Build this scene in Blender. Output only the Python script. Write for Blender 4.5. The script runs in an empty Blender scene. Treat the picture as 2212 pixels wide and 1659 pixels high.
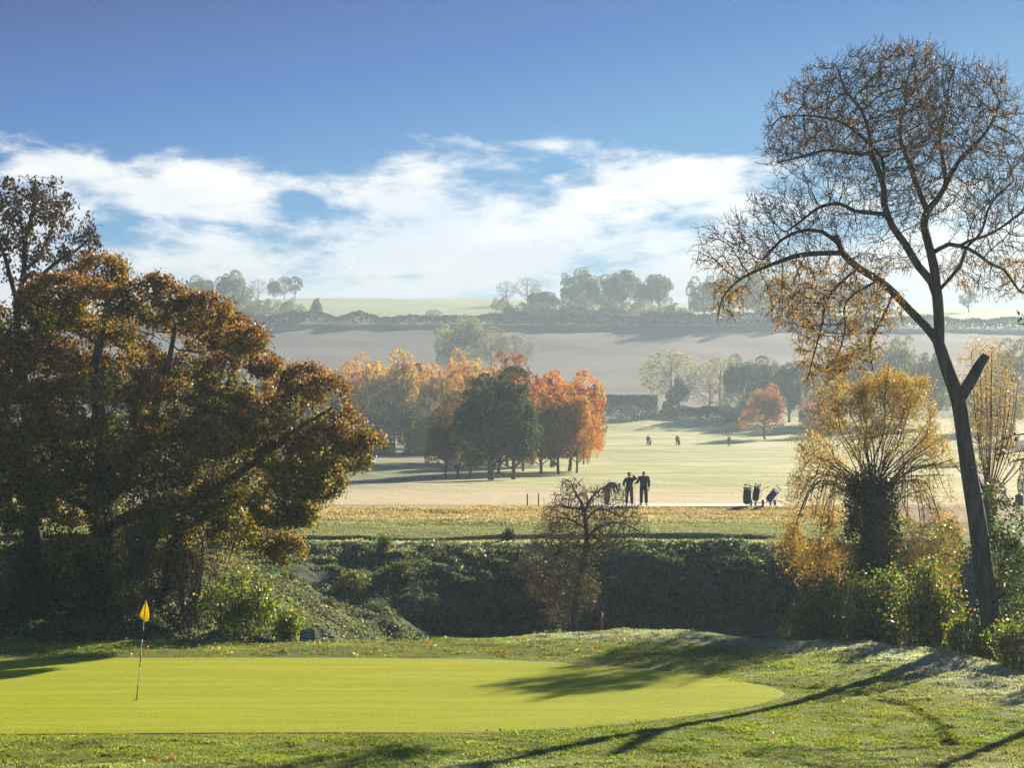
import bpy, math, random
import numpy as np
from mathutils import Vector, noise as mnoise

RNG = np.random.default_rng(11)
random.seed(11)
SC = bpy.context.scene
COL = SC.collection
R = math.radians

# ------------------------------------------------------------------ camera
EYE = np.array([0.0, 0.0, 5.0])
F = 4300.0            # focal length in units of a 2212 px wide frame
CX, CY = 1106.0, 829.5
PITCH = R(2.54)
cam = bpy.data.cameras.new('camera')
camo = bpy.data.objects.new('camera', cam)
COL.objects.link(camo)
camo.location = EYE
camo.rotation_euler = (R(90) + PITCH, 0, 0)
cam.sensor_width = 36.0
cam.lens = 36.0 * F / 2212.0
cam.clip_start = 0.5
cam.clip_end = 6000.0
SC.camera = camo


def P(u, v, Y):
    """world point seen at (u, v) of a 2212 wide frame, at depth Y"""
    a, b = (u - CX) / F, (CY - v) / F
    dy = math.cos(PITCH) - b * math.sin(PITCH)
    dz = math.sin(PITCH) + b * math.cos(PITCH)
    t = Y / dy
    return np.array([a * t, Y, EYE[2] + dz * t])


# ------------------------------------------------------------------ noise
def _hash(ix, iy, iz, seed):
    h = (ix * 374761393 + iy * 668265263 + iz * 2147483647 + seed * 1274126177).astype(np.int64) & 0xFFFFFFFF
    h = ((h ^ (h >> 13)) * 1103515245) & 0xFFFFFFFF
    h = ((h ^ (h >> 16)) * 2654435761) & 0xFFFFFFFF
    return ((h ^ (h >> 15)) & 0xFFFFFF).astype(np.float64) / 0xFFFFFF


def vnoise(p, scale=1.0, seed=0):
    p = np.asarray(p, float) / scale
    if p.shape[1] == 2:
        p = np.concatenate([p, np.zeros((len(p), 1))], 1)
    i = np.floor(p).astype(np.int64)
    f = p - i
    f = f * f * (3 - 2 * f)
    o = 0
    for dx in (0, 1):
        for dy in (0, 1):
            for dz in (0, 1):
                w = (f[:, 0] if dx else 1 - f[:, 0]) * (f[:, 1] if dy else 1 - f[:, 1]) * (f[:, 2] if dz else 1 - f[:, 2])
                o = o + w * _hash(i[:, 0] + dx, i[:, 1] + dy, i[:, 2] + dz, seed)
    return o


def fbm(p, scale=1.0, seed=0, oct=3):
    a, o, s = 0.5, 0, 0
    for k in range(oct):
        o = o + a * vnoise(p, scale / 2 ** k, seed + 17 * k)
        s += a
        a *= 0.55
    return o / s


def sstep(a, b, x):
    t = np.clip((np.asarray(x, float) - a) / (b - a), 0, 1)
    return t * t * (3 - 2 * t)


# ------------------------------------------------------------------ terrain
PV = [(88, 1178), (90, 1171), (94, 1146), (100, 1120), (105, 1100), (112, 1093), (120, 1085), (150, 1062), (200, 1033),
      (260, 1002), (300, 983), (342, 963), (400, 928), (430, 905), (460, 880), (500, 848), (560, 790), (650, 703),
      (662, 692), (720, 664), (800, 643)]
PROFY = np.array([y for y, v in PV] + [840, 900, 1100, 1500.0])
PROFZ = np.array([5 + (1020 - v) / F * y for y, v in PV] + [76.5, 74, 60, 20.0])
_yy = np.linspace(88, 1500, 2825)
_zz = np.interp(_yy, PROFY, PROFZ)
_k = np.ones(25) / 25
_zs = np.convolve(np.pad(_zz, 12, mode='edge'), _k, 'valid')
_bl = sstep(120, 160, _yy)
_zz = _zz * (1 - _bl) + _zs * _bl
EDGE = np.array([(-80, 57.3), (-12, 57.3), (-4, 57.3), (0, 58.2), (4, 58.6), (8, 57.3), (9.6, 55.2), (10.9, 52.2), (11.7, 48.5), (12.6, 42), (14.2, 33), (18, 20), (24, -60.0)])


TRACK_SHADE = np.array([(2.2, 50.6), (4.24, 48.8), (6.4, 46.4), (7.7, 44.6), (8.25, 42.1), (8.3, 39.0), (7.9, 36.0)])


def poly_dist(x, y, pl):
    p = np.stack([x, y], 1)
    out = np.full(len(p), 9.0)
    k = (y > 30) & (y < 54) & (x > 0) & (x < 12)
    q = p[k]
    best = out[k]
    for a, b in zip(pl[:-1], pl[1:]):
        d = b - a
        t = np.clip(((q - a) @ d) / (d @ d), 0, 1)
        best = np.minimum(best, np.hypot(*(q - a - t[:, None] * d).T))
    out[k] = best
    return out


def edge_dist(x, y):
    """signed distance beyond the plateau's edge (positive in the ditch)"""
    p = np.stack([x, y], 1)
    best = np.full(len(p), 1e9)
    for (a, b) in zip(EDGE[:-1], EDGE[1:]):
        d = b - a
        t = np.clip(((p - a) @ d) / (d @ d), 0, 1)
        best = np.minimum(best, np.hypot(*(p - a - t[:, None] * d).T))
    ye = np.interp(x, EDGE[:, 0], EDGE[:, 1])
    return np.where(y > ye, best, -best)


def H(x, y):
    x = np.atleast_1d(np.asarray(x, float))
    y = np.atleast_1d(np.asarray(y, float))
    xy = np.stack([x, y], 1)
    d = edge_dist(x, y)
    # plateau with the green
    hump = 0.24 * np.exp(-((x - 3.4) / 4.0) ** 2 - ((y - 58.3) / 3.0) ** 2) + 0.25 * np.exp(-((x - 10.5) / 2.5) ** 2 - ((y - 52) / 4.5) ** 2)
    onedge = sstep(-4.5, -1.0, d)
    rough = 1 - np.exp(-(np.maximum(0, green_sd(x, y)) / 1.2) ** 2)
    near = hump + 0.05 * (fbm(xy, 5.0, 3, 2) - 0.5) + rough * (0.14 * (fbm(xy, 1.8, 5, 3) - 0.5) * (0.7 + onedge) + 0.05 * (vnoise(xy, 0.45, 6) - 0.5)) + 0.10 * rough
    near = near + 3.2 * sstep(30, 4, y)
    floor = -3.9
    drop = sstep(0, 8.5, d)
    zd = near * (1 - drop) + floor * drop
    # far bank
    yb = 77 + 0.8 * np.sin(x * 0.25) + 0.02 * x
    t = np.clip((y - yb) / (88 - yb), 0, 1.2)
    tb = np.clip(t, 0, 1)
    bank = floor + (1.9 - floor) * np.interp(tb, [0, .25, .5, .65, .78, .9, 1], [0, .28, .57, .735, .865, .945, 1])
    zd = np.where(y > yb, np.maximum(zd, bank), zd)
    # ivy spur on the left
    m = np.clip((-x - 0.3) / 9.0, 0, 1.15)
    sp = np.interp(y, [57.3, 62, 74, 77, 80, 88], [0, 0.55, 1.25, 1.15, 0.35, 1.9])
    spur = (sp + 0.25 * (fbm(xy, 2.5, 21, 2) - 0.5))
    inditch = sstep(0, 2.5, d) * (1 - sstep(86, 88, y))
    zd = zd * (1 - m * inditch) + spur * m * inditch
    lump = (0.75 * (fbm(xy, 1.6, 8, 3) - 0.5) + 0.12 * (vnoise(xy, 0.35, 9) - 0.5)) * sstep(1, 3, d) * (1 - sstep(85, 90, y))
    zd = zd + lump
    # land beyond
    zf = np.interp(y, _yy, _zz)
    tee = sstep(2.2, 3.4, x) * sstep(104.6, 105.6, y) * (1 - sstep(112, 114, y)) * 0.1
    lip = -0.34 * sstep(90.6 + 0.5 * np.sin(x * .3), 91.0 + 0.5 * np.sin(x * .3), y) * (1 - sstep(92.0 + 0.5 * np.sin(x * .3), 92.35 + 0.5 * np.sin(x * .3), y)) * sstep(13, 10, x + 0 * y)
    br = sstep(88, 91, y) * (1 - sstep(107, 116, y)) * (1 - 0.9 * sstep(103.5, 105, y) * sstep(1.5, 3.4, x))
    zf = zf + tee + lip + br * (0.22 * (fbm(xy * [0.45, 1], 1.6, 12, 3) - 0.5))
    big = 1.1 * (fbm(xy, 28, 14, 2) - 0.5) * sstep(125, 170, y) + 5.0 * (fbm(xy, 160, 15, 2) - 0.5) * sstep(430, 560, y) * (1 - sstep(600, 660, y))
    tilt = -0.022 * np.maximum(0, x) * sstep(500, 800, y) - 0.03 * np.maximum(0, -x - 90) * sstep(500, 800, y)
    zf = zf + big + tilt
    return np.where(y >= 88, zf, zd)


def h1(x, y):
    return float(H(x, y)[0])


GREEN = [(-330, 1421), (0, 1421), (300, 1419), (600, 1418), (850, 1419), (1050, 1423), (1250, 1432), (1450, 1447), (1600, 1466), (1680, 1487), (1692, 1498), (1650, 1516),
         (1500, 1541), (1300, 1562), (1120, 1573), (950, 1578), (700, 1577), (300, 1578), (0, 1580), (-420, 1582)]
_gp = []
for u, v in GREEN:
    Yg = 4.97 * F / (v - 1020.0)
    _gp.append(((u - 1106) / F * Yg, Yg))
GP = np.array(_gp)
# smooth the outline
for _ in range(3):
    GP = np.concatenate([np.stack([GP * .75 + np.roll(GP, -1, 0) * .25, GP * .25 + np.roll(GP, -1, 0) * .75], 1).reshape(-1, 2)])
GC = np.array([-5.0, 45.3])


def green_sd(x, y):
    p = np.stack([x, y], 1)
    best = np.full(len(p), 1e9)
    near = (y > 25) & (y < 70) & (x > -40) & (x < 25)
    q = p[near]
    bb = best[near]
    ins = np.zeros(len(q), bool)
    for a, b in zip(GP, np.roll(GP, -1, 0)):
        d = b - a
        t = np.clip(((q - a) @ d) / (d @ d + 1e-12), 0, 1)
        bb = np.minimum(bb, np.hypot(*(q - a - t[:, None] * d).T))
        c = ((a[1] > q[:, 1]) != (b[1] > q[:, 1]))
        xi = (b[0] - a[0]) * (q[:, 1] - a[1]) / (b[1] - a[1] + 1e-12) + a[0]
        ins ^= c & (q[:, 0] < xi)
    best[near] = np.where(ins, -bb, bb)
    return best


def ground_at(u, v, lo=80.0, hi=800.0):
    """where the sight line through (u, v) meets the ground"""
    ys = np.geomspace(lo, hi, 900)
    pts = np.array([P(u, v, y) for y in ys])
    g = H(pts[:, 0], pts[:, 1])
    k = np.nonzero(pts[:, 2] <= g)[0]
    i = k[0] if len(k) else len(ys) - 1
    return pts[i][0], pts[i][1], g[i]


# ------------------------------------------------------------------ mesh helpers
def poly_mesh(name, verts, faces, k, attr=None, smooth=False):
    """verts (N,3), faces (M,k) -> mesh; attr: dict name -> (N,4) point colours"""
    verts = np.ascontiguousarray(verts, np.float32)
    faces = np.ascontiguousarray(faces, np.int32)
    me = bpy.data.meshes.new(name)
    me.vertices.add(len(verts))
    me.vertices.foreach_set('co', verts.ravel())
    me.loops.add(faces.size)
    me.loops.foreach_set('vertex_index', faces.ravel())
    me.polygons.add(len(faces))
    me.polygons.foreach_set('loop_start', np.arange(0, faces.size, k, dtype=np.int32))
    try:
        me.polygons.foreach_set('loop_total', np.full(len(faces), k, np.int32))
    except Exception:
        pass
    if smooth:
        me.polygons.foreach_set('use_smooth', np.ones(len(faces), bool))
    me.update(calc_edges=True)
    for n, c in (attr or {}).items():
        a = me.color_attributes.new(n, 'FLOAT_COLOR', 'POINT')
        a.data.foreach_set('color', np.ascontiguousarray(c, np.float32).ravel())
    return me


def link(name, me, mat=None, parent=None):
    o = bpy.data.objects.new(name, me)
    COL.objects.link(o)
    if mat is not None and me is not None and not me.materials:
        me.materials.append(mat)
    if parent is not None:
        o.parent = parent
    return o


def tag(o, label=None, cat=None, group=None, kind=None):
    for k, v in (('label', label), ('category', cat), ('group', group), ('kind', kind)):
        if v:
            o[k] = v
    return o


def root(name, loc, label, cat, group=None, rz=0.0, s=1.0):
    o = bpy.data.objects.new(name, None)
    COL.objects.link(o)
    o.location = loc
    o.rotation_euler = (0, 0, rz)
    o.scale = (s, s, s)
    o.empty_display_size = 0.2
    return tag(o, label, cat, group)


def unit(a):
    return a / np.maximum(1e-9, np.linalg.norm(a, axis=-1, keepdims=True))


def rand_dirs(n, rng=RNG):
    return unit(rng.normal(size=(n, 3)))


def leaf_mesh(name, C, size, rng, aspect=0.55, cols=None, axis=None, spread=1.0, fold=0.25):
    """one folded diamond per leaf"""
    n = len(C)
    a = rand_dirs(n, rng) * spread
    if axis is not None:
        a = a + axis
    a = unit(a)
    b = unit(np.cross(a, rand_dirs(n, rng)))
    c = np.cross(a, b)
    l = (size * rng.uniform(0.65, 1.25, n))[:, None]
    w = l * aspect
    v = np.stack([C - a * l * .5, C + b * w * .5 + c * w * fold, C + a * l * .5, C - b * w * .5 + c * w * fold], 1).reshape(-1, 3)
    f = np.arange(4 * n, dtype=np.int32).reshape(-1, 4)
    at = {'tint': np.repeat(cols, 4, axis=0)} if cols is not None else None
    return poly_mesh(name, v, f, 4, at)


def pick(pal, n, rng, w=None, jit=0.18):
    pal = np.asarray(pal, float)
    i = rng.choice(len(pal), n, p=None if w is None else np.asarray(w) / np.sum(w))
    c = pal[i] * (1 + jit * rng.normal(size=(n, 1))) * (1 + 0.4 * jit * rng.normal(size=(n, 3)))
    return np.concatenate([np.clip(c, 0.003, 0.95), np.ones((n, 1))], 1)


def tubes(name, Pn, par, rad, main, sides=(9, 4), thick=0.03):
    """frustum tubes along a node tree"""
    n = len(Pn)
    T = np.zeros((n, 3))
    has = par >= 0
    T[has] = unit(Pn[has] - Pn[par[has]])
    T[~has] = (0, 0, 1)
    # tangent of a node averaged with its main child
    ch = np.nonzero(main >= 0)[0]
    T2 = T.copy()
    T2[ch] = unit(T[ch] + T[main[ch]])
    ref = np.array([0.35, 0.85, 0.4])
    vs, fs, base = [], [], 0
    idx = np.nonzero(has)[0]
    for big in (True, False):
        k = sides[0] if big else sides[1]
        e = idx[(rad[idx] >= thick) == big]
        if not len(e):
            continue
        p = par[e]
        ism = main[p] == e
        ang = np.arange(k) * 2 * math.pi / k

        def ring(C, A, r):
            B1 = unit(np.cross(A, ref))
            B2 = np.cross(A, B1)
            return C[:, None] + r[:, None, None] * (np.cos(ang)[None, :, None] * B1[:, None] + np.sin(ang)[None, :, None] * B2[:, None])
        r0 = np.where(ism, rad[p], np.minimum(rad[p], rad[e] * 1.15))
        A0 = np.where(ism[:, None], T2[p], T[e])
        V = np.concatenate([ring(Pn[p], A0, r0), ring(Pn[e], T2[e], rad[e])], 1).reshape(-1, 3)
        m = len(e)
        q = np.arange(k)
        f = np.stack([q, (q + 1) % k, (q + 1) % k + k, q + k], 1)
        fs.append((f[None] + (np.arange(m) * 2 * k)[:, None, None]).reshape(-1, 4) + base)
        vs.append(V)
        base += len(V)
    return poly_mesh(name, np.concatenate(vs), np.concatenate(fs), 4, smooth=True)


class Skel:
    def __init__(s):
        s.P, s.par, s.rmin = [], [], []

    def add(s, p, par, r=0.0):
        s.P.append(np.asarray(p, float))
        s.par.append(par)
        s.rmin.append(r)
        return len(s.P) - 1

    def path(s, pts, rads, par=-1, step=0.3):
        """polyline of points with radii, resampled; returns index list"""
        pts = [np.asarray(p, float) for p in pts]
        ids = []
        if par < 0:
            par = s.add(pts[0], -1, rads[0])
            ids.append(par)
            prev, prad = pts[0], rads[0]
            rest, rr = pts[1:], rads[1:]
        else:
            prev, prad = s.P[par], rads[0]
            rest, rr = pts, rads
        ctrl = [prev] + rest
        rc = [prad] + list(rr)
        for i in range(len(ctrl) - 1):
            p0 = ctrl[max(0, i - 1)]
            p1, p2 = ctrl[i], ctrl[i + 1]
            p3 = ctrl[min(len(ctrl) - 1, i + 2)]
            L = np.linalg.norm(p2 - p1)
            m = max(1, int(round(L / step)))
            for j in range(1, m + 1):
                t = j / m
                q = 0.5 * ((2 * p1) + (p2 - p0) * t + (2 * p0 - 5 * p1 + 4 * p2 - p3) * t * t + (3 * p1 - p0 - 3 * p2 + p3) * t ** 3)
                par = s.add(q, par, rc[i] * (1 - t) + rc[i + 1] * t)
                ids.append(par)
        return ids

    def nearest(s, p):
        return int(np.argmin(np.linalg.norm(np.array(s.P) - np.asarray(p), axis=1)))

    def colonize(s, A, D, di, dk, its=80, trop=(0, 0, 0), rng=RNG, jit=0.12):
        A = np.asarray(A, float)
        trop = np.asarray(trop, float)
        N0 = np.array(s.P)
        dist = np.full(len(A), 1e9)
        near = np.zeros(len(A), int)

        def upd(ids, pts):
            for c in range(0, len(pts), 400):
                d = np.linalg.norm(A[:, None] - pts[None, c:c + 400], axis=2)
                j = d.argmin(1)
                m = d[np.arange(len(A)), j]
                b = m < dist
                dist[b] = m[b]
                near[b] = np.asarray(ids[c:c + 400])[j[b]]
        upd(np.arange(len(N0)), N0)
        kids = np.zeros(200000, int)
        for it in range(its):
            alive = dist > dk
            A, dist, near = A[alive], dist[alive], near[alive]
            act = dist < di
            if not act.any():
                break
            na = near[act]
            pos = np.array(s.P)
            v = unit(A[act] - pos[na])
            u, inv = np.unique(na, return_inverse=True)
            sm = np.zeros((len(u), 3))
            np.add.at(sm, inv, v)
            ok = kids[u] < 3
            if not ok.any():
                break
            d = unit(unit(sm) + trop + jit * rng.normal(size=sm.shape))
            newp = pos[u] + d * D
            ids = []
            keep = []
            for i in np.nonzero(ok)[0]:
                kids[u[i]] += 1
                ids.append(s.add(newp[i], int(u[i]), 0.0))
                keep.append(i)
            upd(ids, newp[keep])
        return s

    def finish(s, tip=0.006, e=2.3, scale=1.0):
        n = len(s.P)
        Pn = np.array(s.P)
        par = np.array(s.par)
        acc = np.zeros(n)
        rad = np.zeros(n)
        main = np.full(n, -1)
        best = np.zeros(n)
        rm = np.array(s.rmin)
        for i in range(n - 1, -1, -1):
            r = max(tip, acc[i] ** (1 / e))
            r = rm[i] if rm[i] > 0 else r
            rad[i] = r
            p = par[i]
            if p >= 0:
                acc[p] += r ** e
                if r > best[p]:
                    best[p] = r
                    main[p] = i
        for i in range(n):   # a side shoot is never thicker than what bears it
            p = par[i]
            if p >= 0 and s.rmin[i] <= 0:
                rad[i] = max(min(tip, rad[i]), min(rad[i], rad[p] * 0.96))
        return Pn, par, rad * scale, main


def ellipsoid_pts(n, c, r, rng, shell=0.0):
    d = rand_dirs(n, rng)
    t = (shell + (1 - shell) * rng.random(n)) ** (1 / 3) if shell < 1 else np.ones(n)
    return np.asarray(c) + d * t[:, None] * np.asarray(r)


# ------------------------------------------------------------------ materials
class N:
    """small helper for building node trees"""
    def __init__(s, name):
        s.m = bpy.data.materials.new(name)
        s.m.use_nodes = True
        s.t = s.m.node_tree
        s.t.nodes.clear()
        s.out = s.n('ShaderNodeOutputMaterial')

    def n(s, ty, ins=None, **kw):
        x = s.t.nodes.new(ty)
        for k, v in kw.items():
            setattr(x, k, v)
        for k, v in (ins or {}).items():
            if isinstance(v, bpy.types.NodeSocket):
                s.t.links.new(v, x.inputs[k])
            else:
                x.inputs[k].default_value = v
        return x

    def noise(s, vec, scale, detail=3, rough=0.55, dist=0.0):
        return s.n('ShaderNodeTexNoise', {'Vector': vec, 'Scale': scale, 'Detail': detail, 'Roughness': rough, 'Distortion': dist}).outputs['Fac']

    def math(s, op, a, b=0.0, c=0.0, clamp=False):
        return s.n('ShaderNodeMath', {0: a, 1: b, 2: c}, operation=op, use_clamp=clamp).outputs[0]

    def mix(s, f, a, b, mode='MIX'):
        x = s.n('ShaderNodeMix', data_type='RGBA', blend_type=mode)
        for k, v in ((0, f), (6, a), (7, b)):
            if isinstance(v, bpy.types.NodeSocket):
                s.t.links.new(v, x.inputs[k])
            else:
                x.inputs[k].default_value = (tuple(v) + (1,))[:4] if k else v
        return x.outputs[2]

    def ramp(s, f, a, b):
        return s.n('ShaderNodeMapRange', {0: f, 1: a, 2: b}, interpolation_type='SMOOTHSTEP').outputs[0]

    def pos(s):
        return s.n('ShaderNodeNewGeometry').outputs['Position']

    def scaled(s, vec, sx, sy, sz):
        return s.n('ShaderNodeMapping', {'Vector': vec, 'Scale': (sx, sy, sz)}).outputs[0]

    def done(s, sh):
        s.t.links.new(sh, s.out.inputs['Surface'])
        return s.m


def leaf_mat(name, trans=0.5, rough=0.45, spec=0.35, boost=(1.6, 1.5, 1.0), obj_tint=False):
    k = N(name)
    c = k.n('ShaderNodeVertexColor', layer_name='tint').outputs['Color']
    if obj_tint:
        oc = k.n('ShaderNodeObjectInfo').outputs['Color']
        c = k.mix(1.0, c, oc, 'MULTIPLY')
    p = k.n('ShaderNodeBsdfPrincipled', {'Base Color': c, 'Roughness': rough, 'Specular IOR Level': spec})
    tc = k.mix(1.0, c, boost, 'MULTIPLY')
    t = k.n('ShaderNodeBsdfTranslucent', {'Color': tc})
    mx = k.n('ShaderNodeMixShader', {0: trans, 1: p.outputs[0], 2: t.outputs[0]})
    return k.done(mx.outputs[0])


def bark_mat(name, a, b, scale=6.0, bump=0.6):
    k = N(name)
    tc = k.n('ShaderNodeTexCoord').outputs['Object']
    s1 = k.scaled(tc, 1, 1, 0.22)
    n1 = k.noise(s1, scale, 5, 0.6)
    n2 = k.noise(tc, 0.9, 2)
    c = k.mix(k.ramp(n1, 0.35, 0.65), a, b)
    c = k.mix(k.math('MULTIPLY', k.ramp(n2, 0.5, 0.75), 0.6), c, (0.035, 0.05, 0.018))
    bm = k.n('ShaderNodeBump', {'Height': n1, 'Strength': bump, 'Distance': 0.05})
    p = k.n('ShaderNodeBsdfPrincipled', {'Base Color': c, 'Roughness': 0.9, 'Specular IOR Level': 0.2, 'Normal': bm.outputs[0]})
    return k.done(p.outputs[0])


def plain_mat(name, col, rough=0.6, metal=0.0, var=0.15, nscale=12.0):
    k = N(name)
    tc = k.n('ShaderNodeTexCoord').outputs['Object']
    n1 = k.noise(tc, nscale, 3)
    c = k.mix(n1, tuple(x * (1 - var) for x in col), tuple(min(1, x * (1 + var)) for x in col))
    p = k.n('ShaderNodeBsdfPrincipled', {'Base Color': c, 'Roughness': rough, 'Metallic': metal})
    return k.done(p.outputs[0])


M_LEAF = leaf_mat('autumn_leaf', 0.5, 0.5, 0.2)
M_LEAF_GLOSS = leaf_mat('glossy_leaf', 0.5, 0.45, 0.22, (1.9, 1.8, 1.0))
M_LEAF_DULL = leaf_mat('dull_leaf', 0.18, 0.6, 0.15)
M_LEAF_FAR = leaf_mat('far_leaf', 0.42, 0.6, 0.2, (1.3, 1.25, 1.0))
M_BLADE = leaf_mat('grass_blade', 0.55, 0.5, 0.3, (1.5, 1.5, 1.0))
M_BARK_DARK = bark_mat('dark_bark', (0.045, 0.037, 0.03), (0.11, 0.09, 0.07))
M_BARK = bark_mat('grey_bark', (0.07, 0.06, 0.05), (0.17, 0.145, 0.115))
M_TWIG = bark_mat('twig_bark', (0.09, 0.065, 0.045), (0.16, 0.12, 0.085), 14)


def ground_material():
    k = N('meadow_ground')
    pos = k.pos()
    za = k.n('ShaderNodeVertexColor', layer_name='zone').outputs['Color']
    zs = k.n('ShaderNodeSeparateColor', {0: za})
    bank, frost, straw = zs.outputs[0], zs.outputs[1], zs.outputs[2]
    fine = k.noise(pos, 9.0, 5, 0.65)
    med = k.noise(pos, 1.1, 4, 0.6)
    wide = k.noise(k.scaled(pos, 0.5, 1.3, 1.0), 0.35, 3, 0.6)
    grass = k.mix(k.ramp(fine, 0.3, 0.7), (0.085, 0.13, 0.008), (0.18, 0.23, 0.014))
    grass = k.mix(k.math('MULTIPLY', k.ramp(med, 0.5, 0.75), 0.5), grass, (0.19, 0.19, 0.05))
    strawc = k.mix(k.ramp(fine, 0.3, 0.7), (0.30, 0.20, 0.10), (0.50, 0.39, 0.23))
    sm = k.ramp(k.math('ADD', straw, k.math('MULTIPLY', k.math('SUBTRACT', wide, 0.5), 1.1)), 0.35, 0.75)
    c = k.mix(sm, grass, strawc)
    frostc = k.mix(fine, (0.34, 0.36, 0.27), (0.60, 0.62, 0.52))
    fm = k.ramp(k.math('ADD', frost, k.math('MULTIPLY', k.math('SUBTRACT', k.noise(pos, 2.2, 4, 0.65), 0.5), 1.6)), 0.25, 1.0)
    c = k.mix(k.math('MULTIPLY', fm, 0.75), c, frostc)
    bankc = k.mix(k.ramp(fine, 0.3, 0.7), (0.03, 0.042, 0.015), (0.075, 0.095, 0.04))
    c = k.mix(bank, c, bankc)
    bm = k.n('ShaderNodeBump', {'Height': fine, 'Strength': 0.7, 'Distance': 0.12})
    p = k.n('ShaderNodeBsdfPrincipled', {'Base Color': c, 'Roughness': 0.85, 'Specular IOR Level': 0.15, 'Sheen Weight': 0.06, 'Sheen Roughness': 0.5, 'Sheen Tint': (0.9, 0.95, 0.7, 1), 'Normal': bm.outputs[0]})
    return k.done(p.outputs[0])


def green_material():
    k = N('mown_green')
    pos = k.pos()
    fine = k.noise(k.scaled(pos, 1, 1, 1), 22.0, 4, 0.7)
    strk = k.noise(k.scaled(pos, 0.25, 1.6, 1), 0.9, 3, 0.55)
    wide = k.noise(pos, 0.25, 2)
    c = k.mix(k.ramp(fine, 0.25, 0.75), (0.22, 0.285, 0.014), (0.50, 0.53, 0.03))
    c = k.mix(k.math('MULTIPLY', k.ramp(strk, 0.38, 0.70), 0.42), c, (0.57, 0.54, 0.06))
    c = k.mix(k.math('MULTIPLY', k.ramp(k.noise(k.scaled(pos, 0.5, 1.4, 1), 2.6, 5, 0.65), 0.52, 0.72), 0.55), c, (0.27, 0.33, 0.012))
    c = k.mix(k.math('MULTIPLY', k.ramp(k.noise(pos, 7.0, 3, 0.6), 0.62, 0.75), 0.5), c, (0.68, 0.62, 0.09))
    c = k.mix(k.math('MULTIPLY', k.ramp(wide, 0.5, 0.75), 0.3), c, (0.38, 0.42, 0.012))
    bm = k.n('ShaderNodeBump', {'Height': fine, 'Strength': 0.6, 'Distance': 0.03})
    p = k.n('ShaderNodeBsdfPrincipled', {'Base Color': c, 'Roughness': 0.9, 'Specular IOR Level': 0.03, 'Sheen Weight': 0.0, 'Sheen Roughness': 0.4, 'Sheen Tint': (0.85, 1.0, 0.4, 1), 'Normal': bm.outputs[0]})
    return k.done(p.outputs[0])


def fairway_material():
    k = N('frosted_fairway')
    pos = k.pos()
    sx = k.n('ShaderNodeSeparateXYZ', {0: pos})
    fine = k.noise(k.scaled(pos, 1.0, 0.6, 1), 2.2, 4, 0.65)
    stre = k.noise(k.scaled(pos, 0.07, 0.17, 0.05), 1.0, 5, 0.6, 0.4)
    wide = k.noise(k.scaled(pos, 0.012, 0.02, 0.02), 1.0, 3, 0.5)
    green = k.mix(k.ramp(fine, 0.3, 0.7), (0.22, 0.26, 0.035), (0.36, 0.38, 0.07))
    pale = k.mix(k.ramp(fine, 0.3, 0.7), (0.52, 0.47, 0.19), (0.68, 0.61, 0.31))
    strw = k.mix(k.ramp(fine, 0.3, 0.7), (0.46, 0.34, 0.17), (0.66, 0.52, 0.30))
    c = k.mix(k.ramp(stre, 0.42, 0.70), green, pale)
    # straw rough towards the near left, mown towards the far middle
    side = k.math('ADD', k.math('MULTIPLY', sx.outputs[0], 0.022), k.math('MULTIPLY', sx.outputs[1], 0.0185))
    sm = k.ramp(k.math('ADD', k.math('SUBTRACT', 3.35, side), k.math('MULTIPLY', k.math('SUBTRACT', wide, 0.5), 1.4)), 0.0, 0.9)
    c = k.mix(k.math('MULTIPLY', sm, 0.8), c, strw)
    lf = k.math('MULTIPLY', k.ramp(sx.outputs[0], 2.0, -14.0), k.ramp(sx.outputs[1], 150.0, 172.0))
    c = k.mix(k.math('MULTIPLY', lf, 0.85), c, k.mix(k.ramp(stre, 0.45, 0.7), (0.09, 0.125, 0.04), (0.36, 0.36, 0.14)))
    # wheel tracks of mowers running up the fairway
    trk = k.n('ShaderNodeTexWave', {'Vector': k.scaled(k.n('ShaderNodeMapping', {'Vector': pos, 'Rotation': (0, 0, R(-17))}).outputs[0], 0.055, 0.002, 0), 'Scale': 1.0, 'Distortion': 1.2, 'Detail': 2.0, 'Detail Scale': 1.5}, wave_type='BANDS').outputs['Fac']
    c = k.mix(k.math('MULTIPLY', k.ramp(trk, 0.8, 1.0), 0.22), c, (0.62, 0.56, 0.30))
    bm = k.n('ShaderNodeBump', {'Height': k.math('ADD', fine, k.math('MULTIPLY', stre, 2.0)), 'Strength': 0.5, 'Distance': 0.25})
    p = k.n('ShaderNodeBsdfPrincipled', {'Base Color': c, 'Roughness': 0.85, 'Specular IOR Level': 0.15, 'Sheen Weight': 0.06, 'Sheen Roughness': 0.5, 'Sheen Tint': (1, 0.97, 0.75, 1), 'Normal': bm.outputs[0]})
    return k.done(p.outputs[0])


def plough_material():
    k = N('ploughed_soil')
    pos = k.pos()
    n1 = k.noise(k.scaled(pos, 0.02, 0.05, 0.05), 1.0, 5, 0.6)
    fur = k.n('ShaderNodeTexWave', {'Vector': k.n('ShaderNodeMapping', {'Vector': pos, 'Rotation': (0, 0, R(35))}).outputs[0], 'Scale': 0.10, 'Distortion': 1.5, 'Detail': 2.0}, wave_type='BANDS').outputs['Fac']
    n2 = k.noise(pos, 0.6, 4, 0.65)
    c = k.mix(k.ramp(n1, 0.35, 0.7), (0.045, 0.024, 0.020), (0.092, 0.056, 0.043))
    c = k.mix(k.math('MULTIPLY', fur, 0.25), c, (0.15, 0.105, 0.08))
    c = k.mix(k.math('MULTIPLY', n2, 0.3), c, (0.10, 0.07, 0.05))
    p = k.n('ShaderNodeBsdfPrincipled', {'Base Color': c, 'Roughness': 0.95})
    return k.done(p.outputs[0])


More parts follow.
